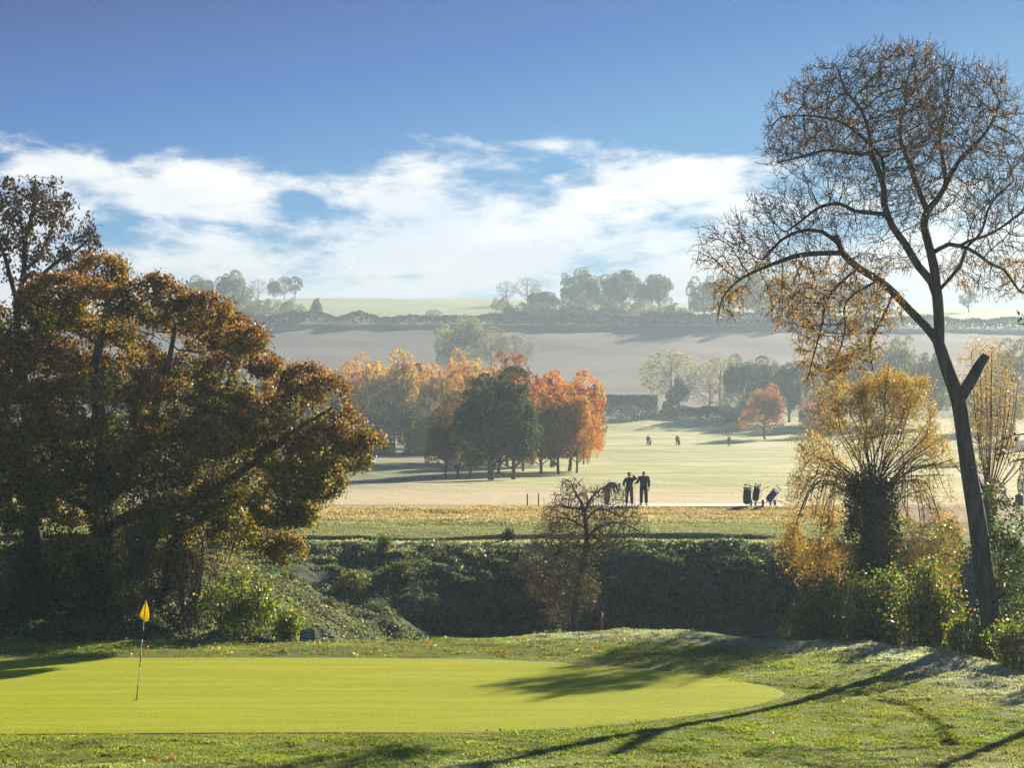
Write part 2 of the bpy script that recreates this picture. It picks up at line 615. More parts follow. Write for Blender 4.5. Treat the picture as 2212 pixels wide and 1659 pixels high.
def crop_material():
    k = N('winter_crop')
    pos = k.pos()
    n1 = k.noise(k.scaled(pos, 0.01, 0.05, 0.05), 1.0, 4, 0.6)
    ln = k.n('ShaderNodeTexWave', {'Vector': k.n('ShaderNodeMapping', {'Vector': pos, 'Rotation': (0, 0, R(-62))}).outputs[0], 'Scale': 0.03, 'Distortion': 0.6}, wave_type='BANDS').outputs['Fac']
    c = k.mix(n1, (0.085, 0.14, 0.003), (0.17, 0.23, 0.006))
    c = k.mix(k.math('MULTIPLY', k.ramp(ln, 0.9, 1.0), 0.3), c, (0.14, 0.17, 0.05))
    p = k.n('ShaderNodeBsdfPrincipled', {'Base Color': c, 'Roughness': 0.9, 'Sheen Weight': 0.06})
    return k.done(p.outputs[0])


M_GROUND, M_GREEN, M_FAIR, M_PLOUGH, M_CROP = ground_material(), green_material(), fairway_material(), plough_material(), crop_material()

# ------------------------------------------------------------------ ground sheets
rows = np.concatenate([np.arange(-50, 28, 2.0), np.arange(28, 62, 0.22), np.arange(62, 96, 0.25), np.arange(96, 120, 0.4), np.arange(120, 200, 1.0), np.arange(200, 450, 1.6),
                       np.arange(450, 860, 3.0), np.arange(860, 1500, 20)])
NX = 340
sx_ = np.linspace(-1, 1, NX)
sx_ = 0.62 * sx_ + 0.38 * sx_ ** 3
XX = np.stack([sx_ * (0.55 * max(y, 0) + 34) for y in rows])
YY = np.repeat(rows[:, None], NX, 1)
xf, yf = XX.ravel(), YY.ravel()
zf_ = H(xf, yf)
V0 = np.stack([xf, yf, zf_], 1)
nr = len(rows)
ii = np.arange(nr - 1)[:, None] * NX + np.arange(NX - 1)[None]
Q = np.stack([ii, ii + 1, ii + NX + 1, ii + NX], 2)
yc = 0.5 * (rows[1:] + rows[:-1])


def zones(x, y):
    d = edge_dist(x, y)
    xy = np.stack([x, y], 1)
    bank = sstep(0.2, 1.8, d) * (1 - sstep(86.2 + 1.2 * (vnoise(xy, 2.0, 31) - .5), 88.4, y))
    right = sstep(-2, 8, x)
    frost = (0.04 + 0.80 * sstep(-3.2, -0.6, d) * sstep(-4, 4, x) + 0.25 * right * sstep(-7, -1, d)) * (y < 60)
    frost = frost + 0.35 * sstep(36.0, 33.0, y) * (y < 60)
    frost = np.where(y >= 60, 0.75 * sstep(86, 88, y) * (1 - sstep(89.2, 90.5, y)) + 0.3 * (1 - sstep(97, 104, y)), frost)
    straw = np.where(y > 90, 0.25 + 0.85 * sstep(95, 100, y) * (1 - 0.75 * sstep(108, 116, y)) - 0.45 * np.exp(-((y - 97) / 2.3) ** 2), 0.08)
    return np.stack([bank, np.clip(frost, 0, 1), np.clip(straw, 0, 1), np.ones(len(x))], 1)


def sheet(name, mask_rows, mat, cols=None, attr=False):
    q = Q[mask_rows]
    if cols is not None:
        q = q[:, cols]
    q = q.reshape(-1, 4)
    u, inv = np.unique(q, return_inverse=True)
    v = V0[u]
    me = poly_mesh(name, v, inv.reshape(-1, 4), 4, {'zone': zones(v[:, 0], v[:, 1])} if attr else None, smooth=True)
    o = link(name, me, mat)
    o['kind'] = 'structure'
    return o


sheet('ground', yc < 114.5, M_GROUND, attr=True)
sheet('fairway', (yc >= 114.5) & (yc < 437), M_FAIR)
sheet('ploughed_field', (yc >= 437) & (yc < 655), M_PLOUGH)
sheet('crop_field', yc >= 655, M_CROP)

# putting green: a mown sheet on the plateau, with a paler collar under it
ngr = 46


def disc(name, poly, z, mat, n=60):
    t = np.linspace(0, 1, n + 1)
    k = len(poly)
    vs = [GC[None]]
    for r in t[1:]:
        vs.append(GC + (poly - GC) * r)
    v = np.concatenate(vs)
    f3 = [(0, 1 + i, 1 + (i + 1) % k) for i in range(k)]
    z_ = H(v[:, 0], v[:, 1]) + z
    fq = []
    for j in range(n - 1):
        a = 1 + j * k
        i = np.arange(k)
        fq.append(np.stack([a + i, a + k + i, a + k + (i + 1) % k, a + (i + 1) % k], 1))
    fq = np.concatenate(fq)
    tri = np.array([(a, b, c, c) for a, b, c in f3])
    me = bpy.data.meshes.new(name)
    me.from_pydata(np.column_stack([v, z_]).tolist(), [], [tuple(f) for f in f3] + fq.tolist())
    me.polygons.foreach_set('use_smooth', np.ones(len(me.polygons), bool))
    me.materials.append(mat)
    o = link(name, me)
    o['kind'] = 'structure'
    return o


k_ = N('dry_collar')
_p = k_.pos()
_f = k_.noise(_p, 14.0, 5, 0.7)
_c = k_.mix(k_.ramp(_f, 0.3, 0.7), (0.20, 0.23, 0.03), (0.40, 0.38, 0.12))
_c = k_.mix(k_.ramp(k_.noise(_p, 0.55, 3), 0.42, 0.6), (0.17, 0.21, 0.03), _c)
_b = k_.n('ShaderNodeBump', {'Height': _f, 'Strength': 0.5, 'Distance': 0.04})
M_COLLAR = k_.done(k_.n('ShaderNodeBsdfPrincipled', {'Base Color': _c, 'Roughness': 0.85, 'Sheen Weight': 0.06, 'Normal': _b.outputs[0]}).outputs[0])
_n = unit(np.stack([np.roll(GP, -1, 0)[:, 1] - np.roll(GP, 1, 0)[:, 1], np.roll(GP, 1, 0)[:, 0] - np.roll(GP, -1, 0)[:, 0]], 1))
_out = np.sign(np.sum(_n * (GP - GC), 1))[:, None] * _n
_wob = 0.5 + 0.5 * fbm(GP, 2.5, 41, 2)
disc('green_collar', GP + _out * _wob[:, None] * np.where(GP[:, 1] > 47, 0.30 * sstep(5.0, 1.0, GP[:, 0]) + 0.03, 0.05 + 0.14 * sstep(-3.5, 0, GP[:, 0]) * sstep(4.0, 2.0, GP[:, 0]))[:, None], 0.011, M_COLLAR)
disc('putting_green', GP, 0.018, M_GREEN)

# tee: a pale mown sheet standing 0.1 m proud
_tee = []
tx, ty = np.linspace(3.1, 14.6, 40), np.linspace(105.4, 112.2, 24)
TX, TY = np.meshgrid(tx, ty)
TXs = TX + 0.35 * np.sin(TY * 1.3)
TZ = H(TXs.ravel(), TY.ravel()) + 0.05
_i = np.arange(23)[:, None] * 40 + np.arange(39)[None]
k_ = N('frosted_tee')
_p = k_.pos()
_f = k_.noise(k_.scaled(_p, 0.5, 1, 1), 3.0, 4, 0.65)
_c = k_.mix(k_.ramp(_f, 0.3, 0.7), (0.42, 0.42, 0.22), (0.66, 0.64, 0.46))
M_TEE = k_.done(k_.n('ShaderNodeBsdfPrincipled', {'Base Color': _c, 'Roughness': 0.85, 'Sheen Weight': 0.06}).outputs[0])
tag(link('tee', poly_mesh('tee', np.column_stack([TXs.ravel(), TY.ravel(), TZ]), np.stack([_i, _i + 1, _i + 41, _i + 40], 2).reshape(-1, 4), 4, smooth=True), M_TEE), kind='structure')

# gravel path at the right
_pc = [(2118, 1000), (2128, 1030), (2138, 1060), (2150, 1096)]
pl, pr = [], []
for (u, v) in _pc:
    x, y, z = ground_at(u, v, 90, 300)
    wd = 1.4
    pl.append((x - wd, y))
    pr.append((x + wd, y))
pv, pf = [], []
for i in range(len(pl) - 1):
    for j in range(10):
        t = j / 10
        a = np.array(pl[i]) * (1 - t) + np.array(pl[i + 1]) * t
        b = np.array(pr[i]) * (1 - t) + np.array(pr[i + 1]) * t
        for q in range(9):
            c = a * (1 - q / 8) + b * q / 8
            pv.append((c[0], c[1], h1(c[0], c[1]) + 0.09))
nn = len(pv) // 9
pf = [(r * 9 + q, r * 9 + q + 1, r * 9 + 10 + q, r * 9 + 9 + q) for r in range(nn - 1) for q in range(8)]
tag(link('path', poly_mesh('path', np.array(pv), np.array(pf), 4, smooth=True), plain_mat('path_gravel', (0.30, 0.20, 0.16), 0.95, 0, 0.3, 3)), kind='structure')

# ------------------------------------------------------------------ sun, sky, haze
SUN_EL, SUN_AZ = 20.0, 30.0
sl = bpy.data.lights.new('sun', 'SUN')
sl.energy = 5.0
sl.angle = R(0.5)
sl.color = (1.0, 0.88, 0.69)
so = bpy.data.objects.new('sun', sl)
COL.objects.link(so)
sd = Vector((math.sin(R(SUN_AZ)) * math.cos(R(SUN_EL)), math.cos(R(SUN_AZ)) * math.cos(R(SUN_EL)), math.sin(R(SUN_EL))))
so.rotation_euler = sd.to_track_quat('Z', 'Y').to_euler()
so.location = (30, 40, 60)

W = bpy.data.worlds.new('World')
SC.world = W
W.use_nodes = True
wk = N.__new__(N)
wk.t = W.node_tree
wk.t.nodes.clear()
wout = wk.n('ShaderNodeOutputWorld')
sky = wk.n('ShaderNodeTexSky', sky_type='NISHITA', sun_disc=False, sun_elevation=R(SUN_EL), sun_rotation=R(SUN_AZ), air_density=1.0, dust_density=0.3, ozone_density=2.0)
gen = wk.n('ShaderNodeTexCoord').outputs['Generated']
sp = wk.n('ShaderNodeSeparateXYZ', {0: gen})
az = wk.math('MULTIPLY', wk.math('ARCTAN2', sp.outputs[0], sp.outputs[1]), 57.2958)
el = wk.math('MULTIPLY', wk.math('ARCSINE', sp.outputs[2]), 57.2958)
# clear air, deeper blue higher up and away from the sun; the glow round the low sun compressed as film would
lum = wk.n('ShaderNodeRGBToBW', {0: sky.outputs[0]}).outputs[0]
comp = wk.math('DIVIDE', 2.1, wk.math('POWER', wk.math('MAXIMUM', lum, 0.05), 0.85))
skyc = wk.mix(1.0, sky.outputs[0], wk.n('ShaderNodeCombineXYZ', {0: comp, 1: comp, 2: comp}).outputs[0], 'MULTIPLY')
hgt = wk.math('ADD', el, wk.math('MULTIPLY', az, -0.16))
deep = wk.mix(wk.ramp(hgt, 2.0, 9.0), (1.0, 1.5, 2.0), (0.22, 0.78, 1.42))
deep = wk.mix(wk.ramp(hgt, 8.5, 12.5), deep, (0.0, 0.40, 1.12))
deep = wk.mix(wk.ramp(hgt, 11.5, 16.5), deep, (0.002, 0.13, 0.60))
skyc = wk.mix(1.0, skyc, deep, 'MULTIPLY')
# clouds in the angle space of the sky
cv = wk.n('ShaderNodeCombineXYZ', {0: wk.math('MULTIPLY', az, 0.11), 1: wk.math('MULTIPLY', el, 0.30), 2: 3.7}).outputs[0]
cl1 = wk.noise(cv, 1.7, 9, 0.56, 0.35)
cl2 = wk.noise(cv, 5.5, 6, 0.6, 0.2)


def bump(a0, e0, ra, re, amp):
    da = wk.math('DIVIDE', wk.math('SUBTRACT', az, a0), ra)
    de = wk.math('DIVIDE', wk.math('SUBTRACT', el, e0), re)
    q = wk.math('ADD', wk.math('MULTIPLY', da, da), wk.math('MULTIPLY', de, de))
    return wk.math('MULTIPLY', wk.math('EXPONENT', wk.math('MULTIPLY', q, -1.0)), amp)


def ang(u, v):
    d = P(u, v, 100.0) - EYE
    return math.degrees(math.atan2(d[0], d[1])), math.degrees(math.asin(d[2] / np.linalg.norm(d)))


bias = wk.math('MULTIPLY', wk.ramp(el, 9.6, 6.0), 0.50)
for (u, v, ru, rv, amp) in [(60, 370, 150, 60, 0.34), (420, 410, 190, 75, 0.26), (860, 390, 120, 60, 0.32), (1300, 400, 330, 70, 0.30), (1560, 380, 90, 40, 0.2), (650, 440, 60, 22, -0.30), (245, 340, 40, 30, -0.2),
                            (690, 520, 70, 14, -0.22), (640, 395, 60, 22, 0.15), (1280, 305, 190, 34, 0.16), (620, 2, 40, 8, 0.28), (560, 350, 120, 14, 0.08)]:
    a0, e0 = ang(u, v)
    bias = wk.math('ADD', bias, bump(a0, e0, ru / F * 57.3, rv / F * 57.3, amp))
dens = wk.math('ADD', wk.math('MULTIPLY', wk.math('SUBTRACT', cl1, 0.5), 1.9), wk.math('ADD', bias, wk.math('MULTIPLY', wk.math('SUBTRACT', cl2, 0.5), 0.85)))
dens = wk.math('SUBTRACT', dens, wk.math('MULTIPLY', wk.ramp(el, 9.3, 10.6), 0.35))
mask = wk.ramp(dens, 0.14, 0.56)
shade = wk.ramp(wk.math('ADD', wk.math('MULTIPLY', wk.noise(cv, 1.3, 5, 0.55), 1.0), wk.math('MULTIPLY', cl2, 0.35)), 0.42, 0.85)
CLOUD = 8.2
cc = wk.mix(shade, (0.72, 0.78, 0.90), (1.0, 0.99, 0.96))
cc = wk.mix(1.0, cc, (CLOUD, CLOUD, CLOUD), 'MULTIPLY')
low = wk.ramp(el, 7.5, 4.6)
cc = wk.mix(wk.math('MULTIPLY', low, 0.85), cc, (CLOUD * 0.60, CLOUD * 0.63, CLOUD * 0.68))
fin = wk.mix(mask, skyc, cc)
bg = wk.n('ShaderNodeBackground', {'Color': fin, 'Strength': 0.05})
wk.t.links.new(bg.outputs[0], wout.inputs['Surface'])

bpy.ops.mesh.primitive_cube_add(size=1)
hz = bpy.context.object
hz.name = 'haze'
hz.scale = (1700, 1560, 97)
hz.location = (0, -62 + 780, -9.5 + 48.5)
hz['kind'] = 'stuff'
k_ = N('haze_air')
pvn = k_.n('ShaderNodeVolumePrincipled', {'Color': (0.66, 0.86, 1.0, 1), 'Density': 0.00031, 'Anisotropy': 0.36})
k_.t.links.new(pvn.outputs[0], k_.out.inputs['Volume'])
hz.data.materials.append(k_.m)

# ------------------------------------------------------------------ grass and ground cover
def blades(name, x, y, length, width, cols, rng, lean=0.45, z0=None):
    n = len(x)
    z = (H(x, y) if z0 is None else z0)
    a = rng.random(n) * 2 * math.pi
    side = np.stack([np.cos(a), np.sin(a), np.zeros(n)], 1)
    L = (length * rng.uniform(0.55, 1.3, n))
    up = np.stack([rng.normal(0, lean, n), rng.normal(0, lean, n), np.ones(n)], 1)
    up = unit(up)
    b = np.stack([x, y, z - 0.01], 1)
    w = (width * rng.uniform(0.7, 1.3, n))[:, None]
    mid = b + up * L[:, None] * 0.55
    tip = b + unit(up + 0.5 * rng.normal(size=(n, 3)) * [1, 1, 0.2]) * L[:, None]
    v = np.stack([b - side * w * .5, b + side * w * .5, mid + side * w * .35, tip], 1).reshape(-1, 3)
    f = np.arange(4 * n, dtype=np.int32).reshape(-1, 4)
    me = poly_mesh(name, v, f, 4, {'tint': np.repeat(cols, 4, 0)})
    o = link(name, me, M_BLADE)
    o['kind'] = 'stuff'
    return o


def scatter(n, y0, y1, rng, keep, ex=1.06):
    y = y0 + (y1 - y0) * rng.random(n)
    x = (rng.random(n) * 2 - 1) * (1106 / F * y * ex)
    k = keep(x, y)
    return x[k], y[k]


G_ = [(0.12, 0.175, 0.006), (0.175, 0.23, 0.010), (0.25, 0.28, 0.014), (0.085, 0.135, 0.005)]
FROST = [(0.34, 0.37, 0.28), (0.46, 0.48, 0.38), (0.26, 0.30, 0.18)]
STRAW = [(0.40, 0.30, 0.17), (0.48, 0.38, 0.24), (0.34, 0.23, 0.13), (0.36, 0.31, 0.14)]


def mixcols(n, w, A, B, rng):
    ca, cb = pick(A, n, rng), pick(B, n, rng)
    t = (rng.random(n) < w)[:, None]
    return np.where(t, cb, ca)


def softmix(n, w, A, B, rng):
    ca, cb = pick(A, n, rng), pick(B, n, rng)
    t = np.clip(w + 0.16 * rng.normal(size=n), 0, 1)[:, None]
    return ca * (1 - t) + cb * t


rg = np.random.default_rng(5)
x, y = scatter(980000, 31.5, 62, rg, lambda x, y: (x > -15.5) & (green_sd(x, y) > -0.45 * rg.random(len(x)) ** 3) & (edge_dist(x, y) < 1.2), ex=1.18)
_z = zones(x, y)
xy_ = np.stack([x, y], 1)
fw = np.clip(_z[:, 1] * 1.15 + 0.8 * (fbm(xy_ * [0.6, 1], 2.3, 51, 3) - 0.68), 0, 0.9)
clump = fbm(xy_, 0.5, 52, 2)
kk = clump > 0.30 * rg.random(len(x))
sd_ = green_sd(x, y)
tuft = fbm(xy_, 0.28, 53, 2)
gcol = softmix(len(x), fw, G_, FROST, rg)
gcol[:, :3] *= (0.62 + 0.76 * np.clip(0.5 + 1.6 * (fbm(xy_ * [0.7, 1], 0.9, 54, 3) - 0.5), 0, 1))[:, None]
edge_ = np.clip(1 - sd_ / 0.35, 0, 1)[:, None] * 0.8
gcol[:, :3] = gcol[:, :3] * (1 - edge_) + np.array([0.24, 0.28, 0.016]) * edge_
trk_shade_ = np.exp(-(poly_dist(x, y, TRACK_SHADE) / 0.13) ** 2)
gcol[:, :3] *= (1 - 0.6 * trk_shade_)[:, None]  # shade of the track's step, put into the blade colour
dry = (fbm(xy_ * [0.6, 1], 1.7, 58, 3) > 0.62) & (rg.random(len(x)) < .5)
gcol[dry, :3] = gcol[dry, :3] * 0.4 + np.array([0.24, 0.20, 0.07]) * 0.6
blades('grass', x[kk], y[kk], (0.018 + 0.03 * clump[kk] + 0.045 * np.maximum(0, tuft[kk] - 0.45) * 2) * (0.85 + 0.15 * sstep(0.0, 1.2, sd_[kk])) * (1 + 1.2 * trk_shade_[kk]) * (1 + 0.5 * _z[kk, 1]), 0.0095, gcol[kk], rg)

x, y = scatter(330000, 84.5, 107.5, rg, lambda x, y: (x < 20) & ~((x > 3.0) & (x < 14.9) & (y > 105.2)))
_z = zones(x, y)
xy_ = np.stack([x, y], 1)
top = sstep(85, 87, y) * (1 - sstep(89, 90.6, y))
ln = 0.05 + 0.10 * sstep(95.5, 99.5, y) * fbm(xy_ * [0.5, 1], 1.4, 55, 2) * 1.6 + 0.13 * top * fbm(xy_, 1.2, 56, 2) * 1.5
c = softmix(len(x), np.clip(_z[:, 2] + 0.8 * (fbm(xy_ * [0.3, 1], 2.5, 57) - 0.5), 0, 0.95), [(0.20, 0.22, 0.04), (0.27, 0.27, 0.06), (0.14, 0.18, 0.025)], STRAW, rg)
fr = (rg.random(len(x)) < np.clip(_z[:, 1] * 0.9, 0, 0.8))[:, None]
c = np.where(fr, pick(FROST, len(x), rg), c)
blades('rough_grass', x, y, ln, 0.03, c, rg, 0.6)

# nettles, ivy and coarse grass on the ditch banks
x, y = scatter(260000, 58, 88.6, rg, lambda x, y: (edge_dist(x, y) > 0.5) & (x > -21) & (x < 22))
xy_ = np.stack([x, y], 1)
cl = fbm(xy_, 1.3, 61, 3)
kk = cl > 0.27 + 0.15 * rg.random(len(x))
x, y, xy_, cl = x[kk], y[kk], xy_[kk], cl[kk]
spur_w = sstep(-1.0, -3.5, x) * sstep(-13.5, -10.0, x) * (1 - sstep(77, 81, y))  # pale ivy fades out at far left: oak's shade put into the colour
C = np.stack([x, y, H(x, y) + 0.02 + 0.5 * np.maximum(0, cl - 0.4) * rg.random(len(x))], 1)
IVY = [(0.035, 0.06, 0.02), (0.055, 0.085, 0.03), (0.08, 0.11, 0.045), (0.10, 0.10, 0.05)]
IVYL = [(0.11, 0.15, 0.07), (0.17, 0.20, 0.11), (0.24, 0.25, 0.15), (0.07, 0.10, 0.03)]
frost_shade = np.clip(0.9 * spur_w + 0.55 * sstep(83.5, 87.5, y), 0, 1)
cols = mixcols(len(x), frost_shade, IVY, IVYL, rg)
pat = fbm(xy_ * [0.55, 1], 1.0, 66, 3)
alt = pick([(0.07, 0.135, 0.065), (0.10, 0.165, 0.08), (0.13, 0.17, 0.07)], len(x), rg)
cols = np.where(((pat > 0.50) & (spur_w < 0.3) & (rg.random(len(x)) < 0.85))[:, None], alt, cols)
o = link('undergrowth', leaf_mesh('undergrowth', C, 0.11, rg, 0.75, cols, axis=np.array([0, 0, 0.15])), M_LEAF)
o['kind'] = 'stuff'
x, y = scatter(90000, 80, 88.6, rg, lambda x, y: (x > -4) & (x < 22) & (fbm(np.stack([x, y], 1), 1.6, 63, 2) > 0.46))
blades('bank_grass', x, y, 0.26, 0.03, mixcols(len(x), 0.25 * sstep(84, 88, y), [(0.05, 0.085, 0.035), (0.075, 0.115, 0.045), (0.09, 0.10, 0.045)], FROST, rg), rg, 0.7)

# fallen leaves on the rough
x, y = scatter(2600, 33, 57, rg, lambda x, y: (green_sd(x, y) > 0.1) | (RNG.random(len(x)) < 0.012))
near_t = rg.random(len(x)) < (0.07 + 0.88 * (y > 53.5) * (x < 4))
x, y = x[near_t], y[near_t]
C = np.stack([x, y, H(x, y) + 0.07], 1)
o = link('fallen_leaves', leaf_mesh('fallen_leaves', C, 0.09, rg, 0.7, pick([(0.26, 0.09, 0.025), (0.30, 0.16, 0.03), (0.22, 0.08, 0.03), (0.40, 0.33, 0.20)], len(x), rg), spread=1.0), M_LEAF)
o['kind'] = 'stuff'
# ------------------------------------------------------------------ trees: foreground
def px(p, Y):            # pixels of the 2212 frame -> metres at depth Y
    return p * Y / F


def depth_path(pts, Y, dy):
    """traced points (u, v) with a depth that wanders from Y to Y+dy"""
    n = len(pts)
    return [P(u, v, Y + dy * (i / max(1, n - 1))) for i, (u, v) in enumerate(pts)]


def tree_things(name, loc, label, cat, group=None):
    return root(name, loc, label, cat, group)


def to_local(pts, loc):
    return np.asarray(pts) - np.asarray(loc)


def grown_tree(name, loc, sk, label, bark, leaf_mat_, n_leaf, leaf_size, pal, palw=None, tip=0.006, e=2.3, leaf_r=0.012, aspect=0.5, droop=-0.3, spread_r=0.10, seed=1, sides=(9, 4),
               group=None, cat='tree', keep=None, thick=0.03, extra=None, pal2=None, where2=None):
    rng = np.random.default_rng(seed)
    Pn, par, rad, main = sk.finish(tip, e)
    rt = tree_things(name, loc, label, cat, group)
    L = to_local(Pn, loc)
    link('trunk', tubes(name + '_trunk', L, par, rad, main, sides, thick), bark, rt)
    tw = np.nonzero((rad < leaf_r) & (par >= 0))[0]
    C = None
    if n_leaf:
        w = np.ones(len(tw)) if keep is None else np.clip(keep(Pn[tw]), 0.001, None)
        i = rng.choice(tw, n_leaf, p=w / w.sum())
        t = rng.random(n_leaf)[:, None]
        C = L[par[i]] * t + L[i] * (1 - t) + rng.normal(size=(n_leaf, 3)) * spread_r
        if extra is not None:
            C = np.concatenate([C, extra - np.asarray(loc)])
        cols = pick(pal, len(C), rng, palw)
        if pal2 is not None:
            cols = np.where((rng.random(len(C)) < where2(C + np.asarray(loc)))[:, None], pick(pal2, len(C), rng), cols)
        link('crown', leaf_mesh(name + '_crown', C, leaf_size, rng, aspect, cols, axis=np.array([0, 0, droop])), leaf_mat_, rt)
    return rt


def blob_pts(n, blobs, Y, dy, rng, shell=0.0, depth=1.0, flat=1.0):
    """points in ellipsoids given as (u, v, ru, rv) in the frame at depth Y"""
    w = np.array([(b[2] * b[3]) for b in blobs], float)
    k = rng.choice(len(blobs), n, p=w / w.sum())
    out = np.zeros((n, 3))
    d = rand_dirs(n, rng)
    t = (shell + (1 - shell) * rng.random(n)) ** (1 / 3)
    offs = rng.uniform(-1, 1, len(blobs)) * dy
    for j, b in enumerate(blobs):
        m = k == j
        Yb = Y + (b[4] if len(b) > 4 else offs[j])
        c = P(b[0], b[1], Yb)
        r = np.array([px(b[2], Yb), depth * px(0.5 * (b[2] + b[3]), Yb), px(b[3], Yb)])
        out[m] = c + d[m] * t[m][:, None] * r
    return out


# --- the tall, thinly leaved tree at the right, its main limbs where they stand
TY = 54.0
b = np.array(P(2150, 1452, TY))
tb = np.array([b[0], TY, h1(b[0], TY) - 0.1])
s = Skel()
trunk = [(2140, 1330), (2125, 1230), (2110, 1120), (2095, 1030), (2082, 940), (2070, 865), (2047, 800), (2028, 742)]
ids = s.path([tb] + depth_path([(2150, 1430)], TY, 0) + depth_path(trunk, TY, 0.4), [px(r, TY) for r in (25, 24, 22, 21, 20, 18.5, 17, 17, 15, 13)])
top = ids[-1]
stub_at = s.nearest(P(2072, 872, TY))
s.path(depth_path([(2100, 818), (2118, 785), (2130, 768)], TY, -0.2), [px(r, TY) for r in (13, 11, 9, 1.5)], stub_at)


def limb(pts, rads, at=None, dy=0.0, Y0=TY + 0.4):
    a = s.nearest(P(at[0], at[1], Y0)) if at is not None else top
    y = s.P[a][1]
    return s.path(depth_path(pts, y, dy), [px(r, TY) for r in rads], a)


limb([(2000, 705), (1963, 668), (1930, 632), (1898, 605), (1853, 578), (1820, 546), (1806, 508)], (10, 9, 9, 8.5, 8, 7, 5, 3), dy=-1.6)
limb([(1738, 549), (1689, 563), (1640, 582), (1599, 603), (1562, 640), (1550, 690)], (5.5, 4.5, 3.4, 2.4, 1.6, 1, .6), (1820, 546), -1.0, TY - 1.0)
limb([(1776, 500), (1746, 496), (1710, 505), (1685, 520), (1650, 560)], (4.5, 4, 3.5, 3, 2.2, 1.4), (1812, 520), 0.8, TY - 1.2)
limb([(1790, 640), (1776, 700), (1760, 760), (1745, 815)], (3, 2.2, 1.6, 1, .6), (1855, 579), -0.8, TY - 0.8)
limb([(1905, 690), (1880, 740), (1885, 800)], (2.4, 1.8, 1.2, .6), (1935, 636), -0.8, TY - 0.3)
limb([(1828, 650), (1825, 720), (1800, 790)], (2.4, 1.8, 1.2, .6), (1898, 606), 0.6, TY - 0.5)
st = limb([(2029, 700), (2025, 640)], (12, 12, 11.5))
limb([(2012, 610), (1984, 575), (1956, 528), (1927, 487), (1910, 440), (1910, 410), (1898, 368), (1882, 328), (1878, 287), (1861, 238), (1828, 197), (1810, 150)],
     (9, 9, 8.5, 8, 7.5, 7, 6.5, 5.5, 4.5, 3.5, 2.6, 1.8, 1), (2027, 655), -1.5)
limb([(1878, 459), (1845, 455), (1812, 439), (1771, 447), (1738, 471), (1700, 500)], (5, 4.5, 4, 3.4, 2.8, 2, 1), (1914, 470), 1.4, TY - 0.3)
limb([(1860, 333), (1824, 328), (1783, 324), (1722, 340), (1680, 350)], (4, 3.5, 3, 2.4, 1.8, 1), (1884, 335), -1.2, TY - 0.9)
limb([(2017, 574), (2005, 525), (1996, 484), (2003, 455)], (10.5, 9.5, 9, 8.5, 8), (2025, 642), 0.6)
limb([(1984, 410), (1968, 361), (1951, 320), (1943, 279), (1955, 225), (1960, 170), (1985, 125)], (6.5, 6, 5, 4.2, 3.4, 2.5, 1.8, 1), (2003, 456), 1.3, TY + 1.0)
limb([(2025, 430), (2042, 402), (2054, 377), (2074, 344), (2107, 311), (2140, 270), (2160, 220)], (6.5, 6, 5.5, 5, 4, 3, 2, 1), (2003, 456), -0.6, TY + 1.0)
limb([(2040, 360), (2030, 300), (2045, 240), (2050, 180), (2065, 140)], (4, 3.4, 2.8, 2.2, 1.6, 1), (2045, 398), 1.5, TY + 0.7)
limb([(2050, 527), (2074, 531), (2107, 545), (2140, 570), (2169, 582), (2201, 627), (2230, 640)], (5, 4.5, 4, 3.5, 3, 2.4, 1.8, 1), (2012, 550), -1.0, TY + 0.8)
limb([(2091, 521), (2132, 508), (2173, 484), (2215, 450)], (3.5, 3, 2.6, 2, 1), (2070, 531), 1.2, TY + 0.6)
limb([(2074, 574), (2086, 537), (2120, 500), (2140, 440), (2190, 390)], (4, 3.5, 3, 2.6, 2, 1), (2024, 630), 1.6)
limb([(1905, 340), (1830, 270), (1760, 250), (1700, 250)], (4, 3.2, 2.4, 1.7, 1), (1908, 405), 1.0, TY - 0.7)
CR = [(1930, 260, 230, 160, 0), (1820, 200, 110, 85, -1), (1960, 160, 110, 75, .5), (2090, 230, 120, 110, 0), (1760, 270, 120, 100, .5), (1730, 340, 90, 55, -.5), (2120, 350, 130, 130, .6), (2170, 450, 110, 120, 0), (1900, 400, 130, 90, 0),
      (1990, 330, 120, 110, .8), (1690, 500, 120, 70, -.3), (1590, 545, 95, 55, -1.2), (1560, 510, 60, 45, -1), (1530, 560, 45, 25, -1.2), (1580, 640, 45, 50, -1.2), (1780, 480, 110, 60, .3), (1790, 600, 130, 70, -.8), (1770, 690, 90, 70, -1.0), (1700, 640, 60, 60, -1),
      (1840, 720, 80, 70, -.8), (1780, 780, 60, 45, -1), (1930, 530, 80, 60, 0), (2110, 570, 100, 60, .3), (2190, 600, 70, 50, 0), (1900, 660, 60, 50, -.6), (2030, 250, 100, 110, -.8), (1800, 430, 120, 55, .4), (1690, 440, 80, 45, .2), (1960, 450, 90, 60, -.6), (2080, 440, 70, 70, .8), (1880, 120, 50, 35, 0), (1985, 115, 50, 30, .5)]
rt_ = np.random.default_rng(21)
A = blob_pts(20000, CR, TY + 0.2, 0.5, rt_, 0.0, 1.15)
s.colonize(A, 0.18, 0.85, 0.23, 160, (0, 0, 0.05), rt_, 0.10)
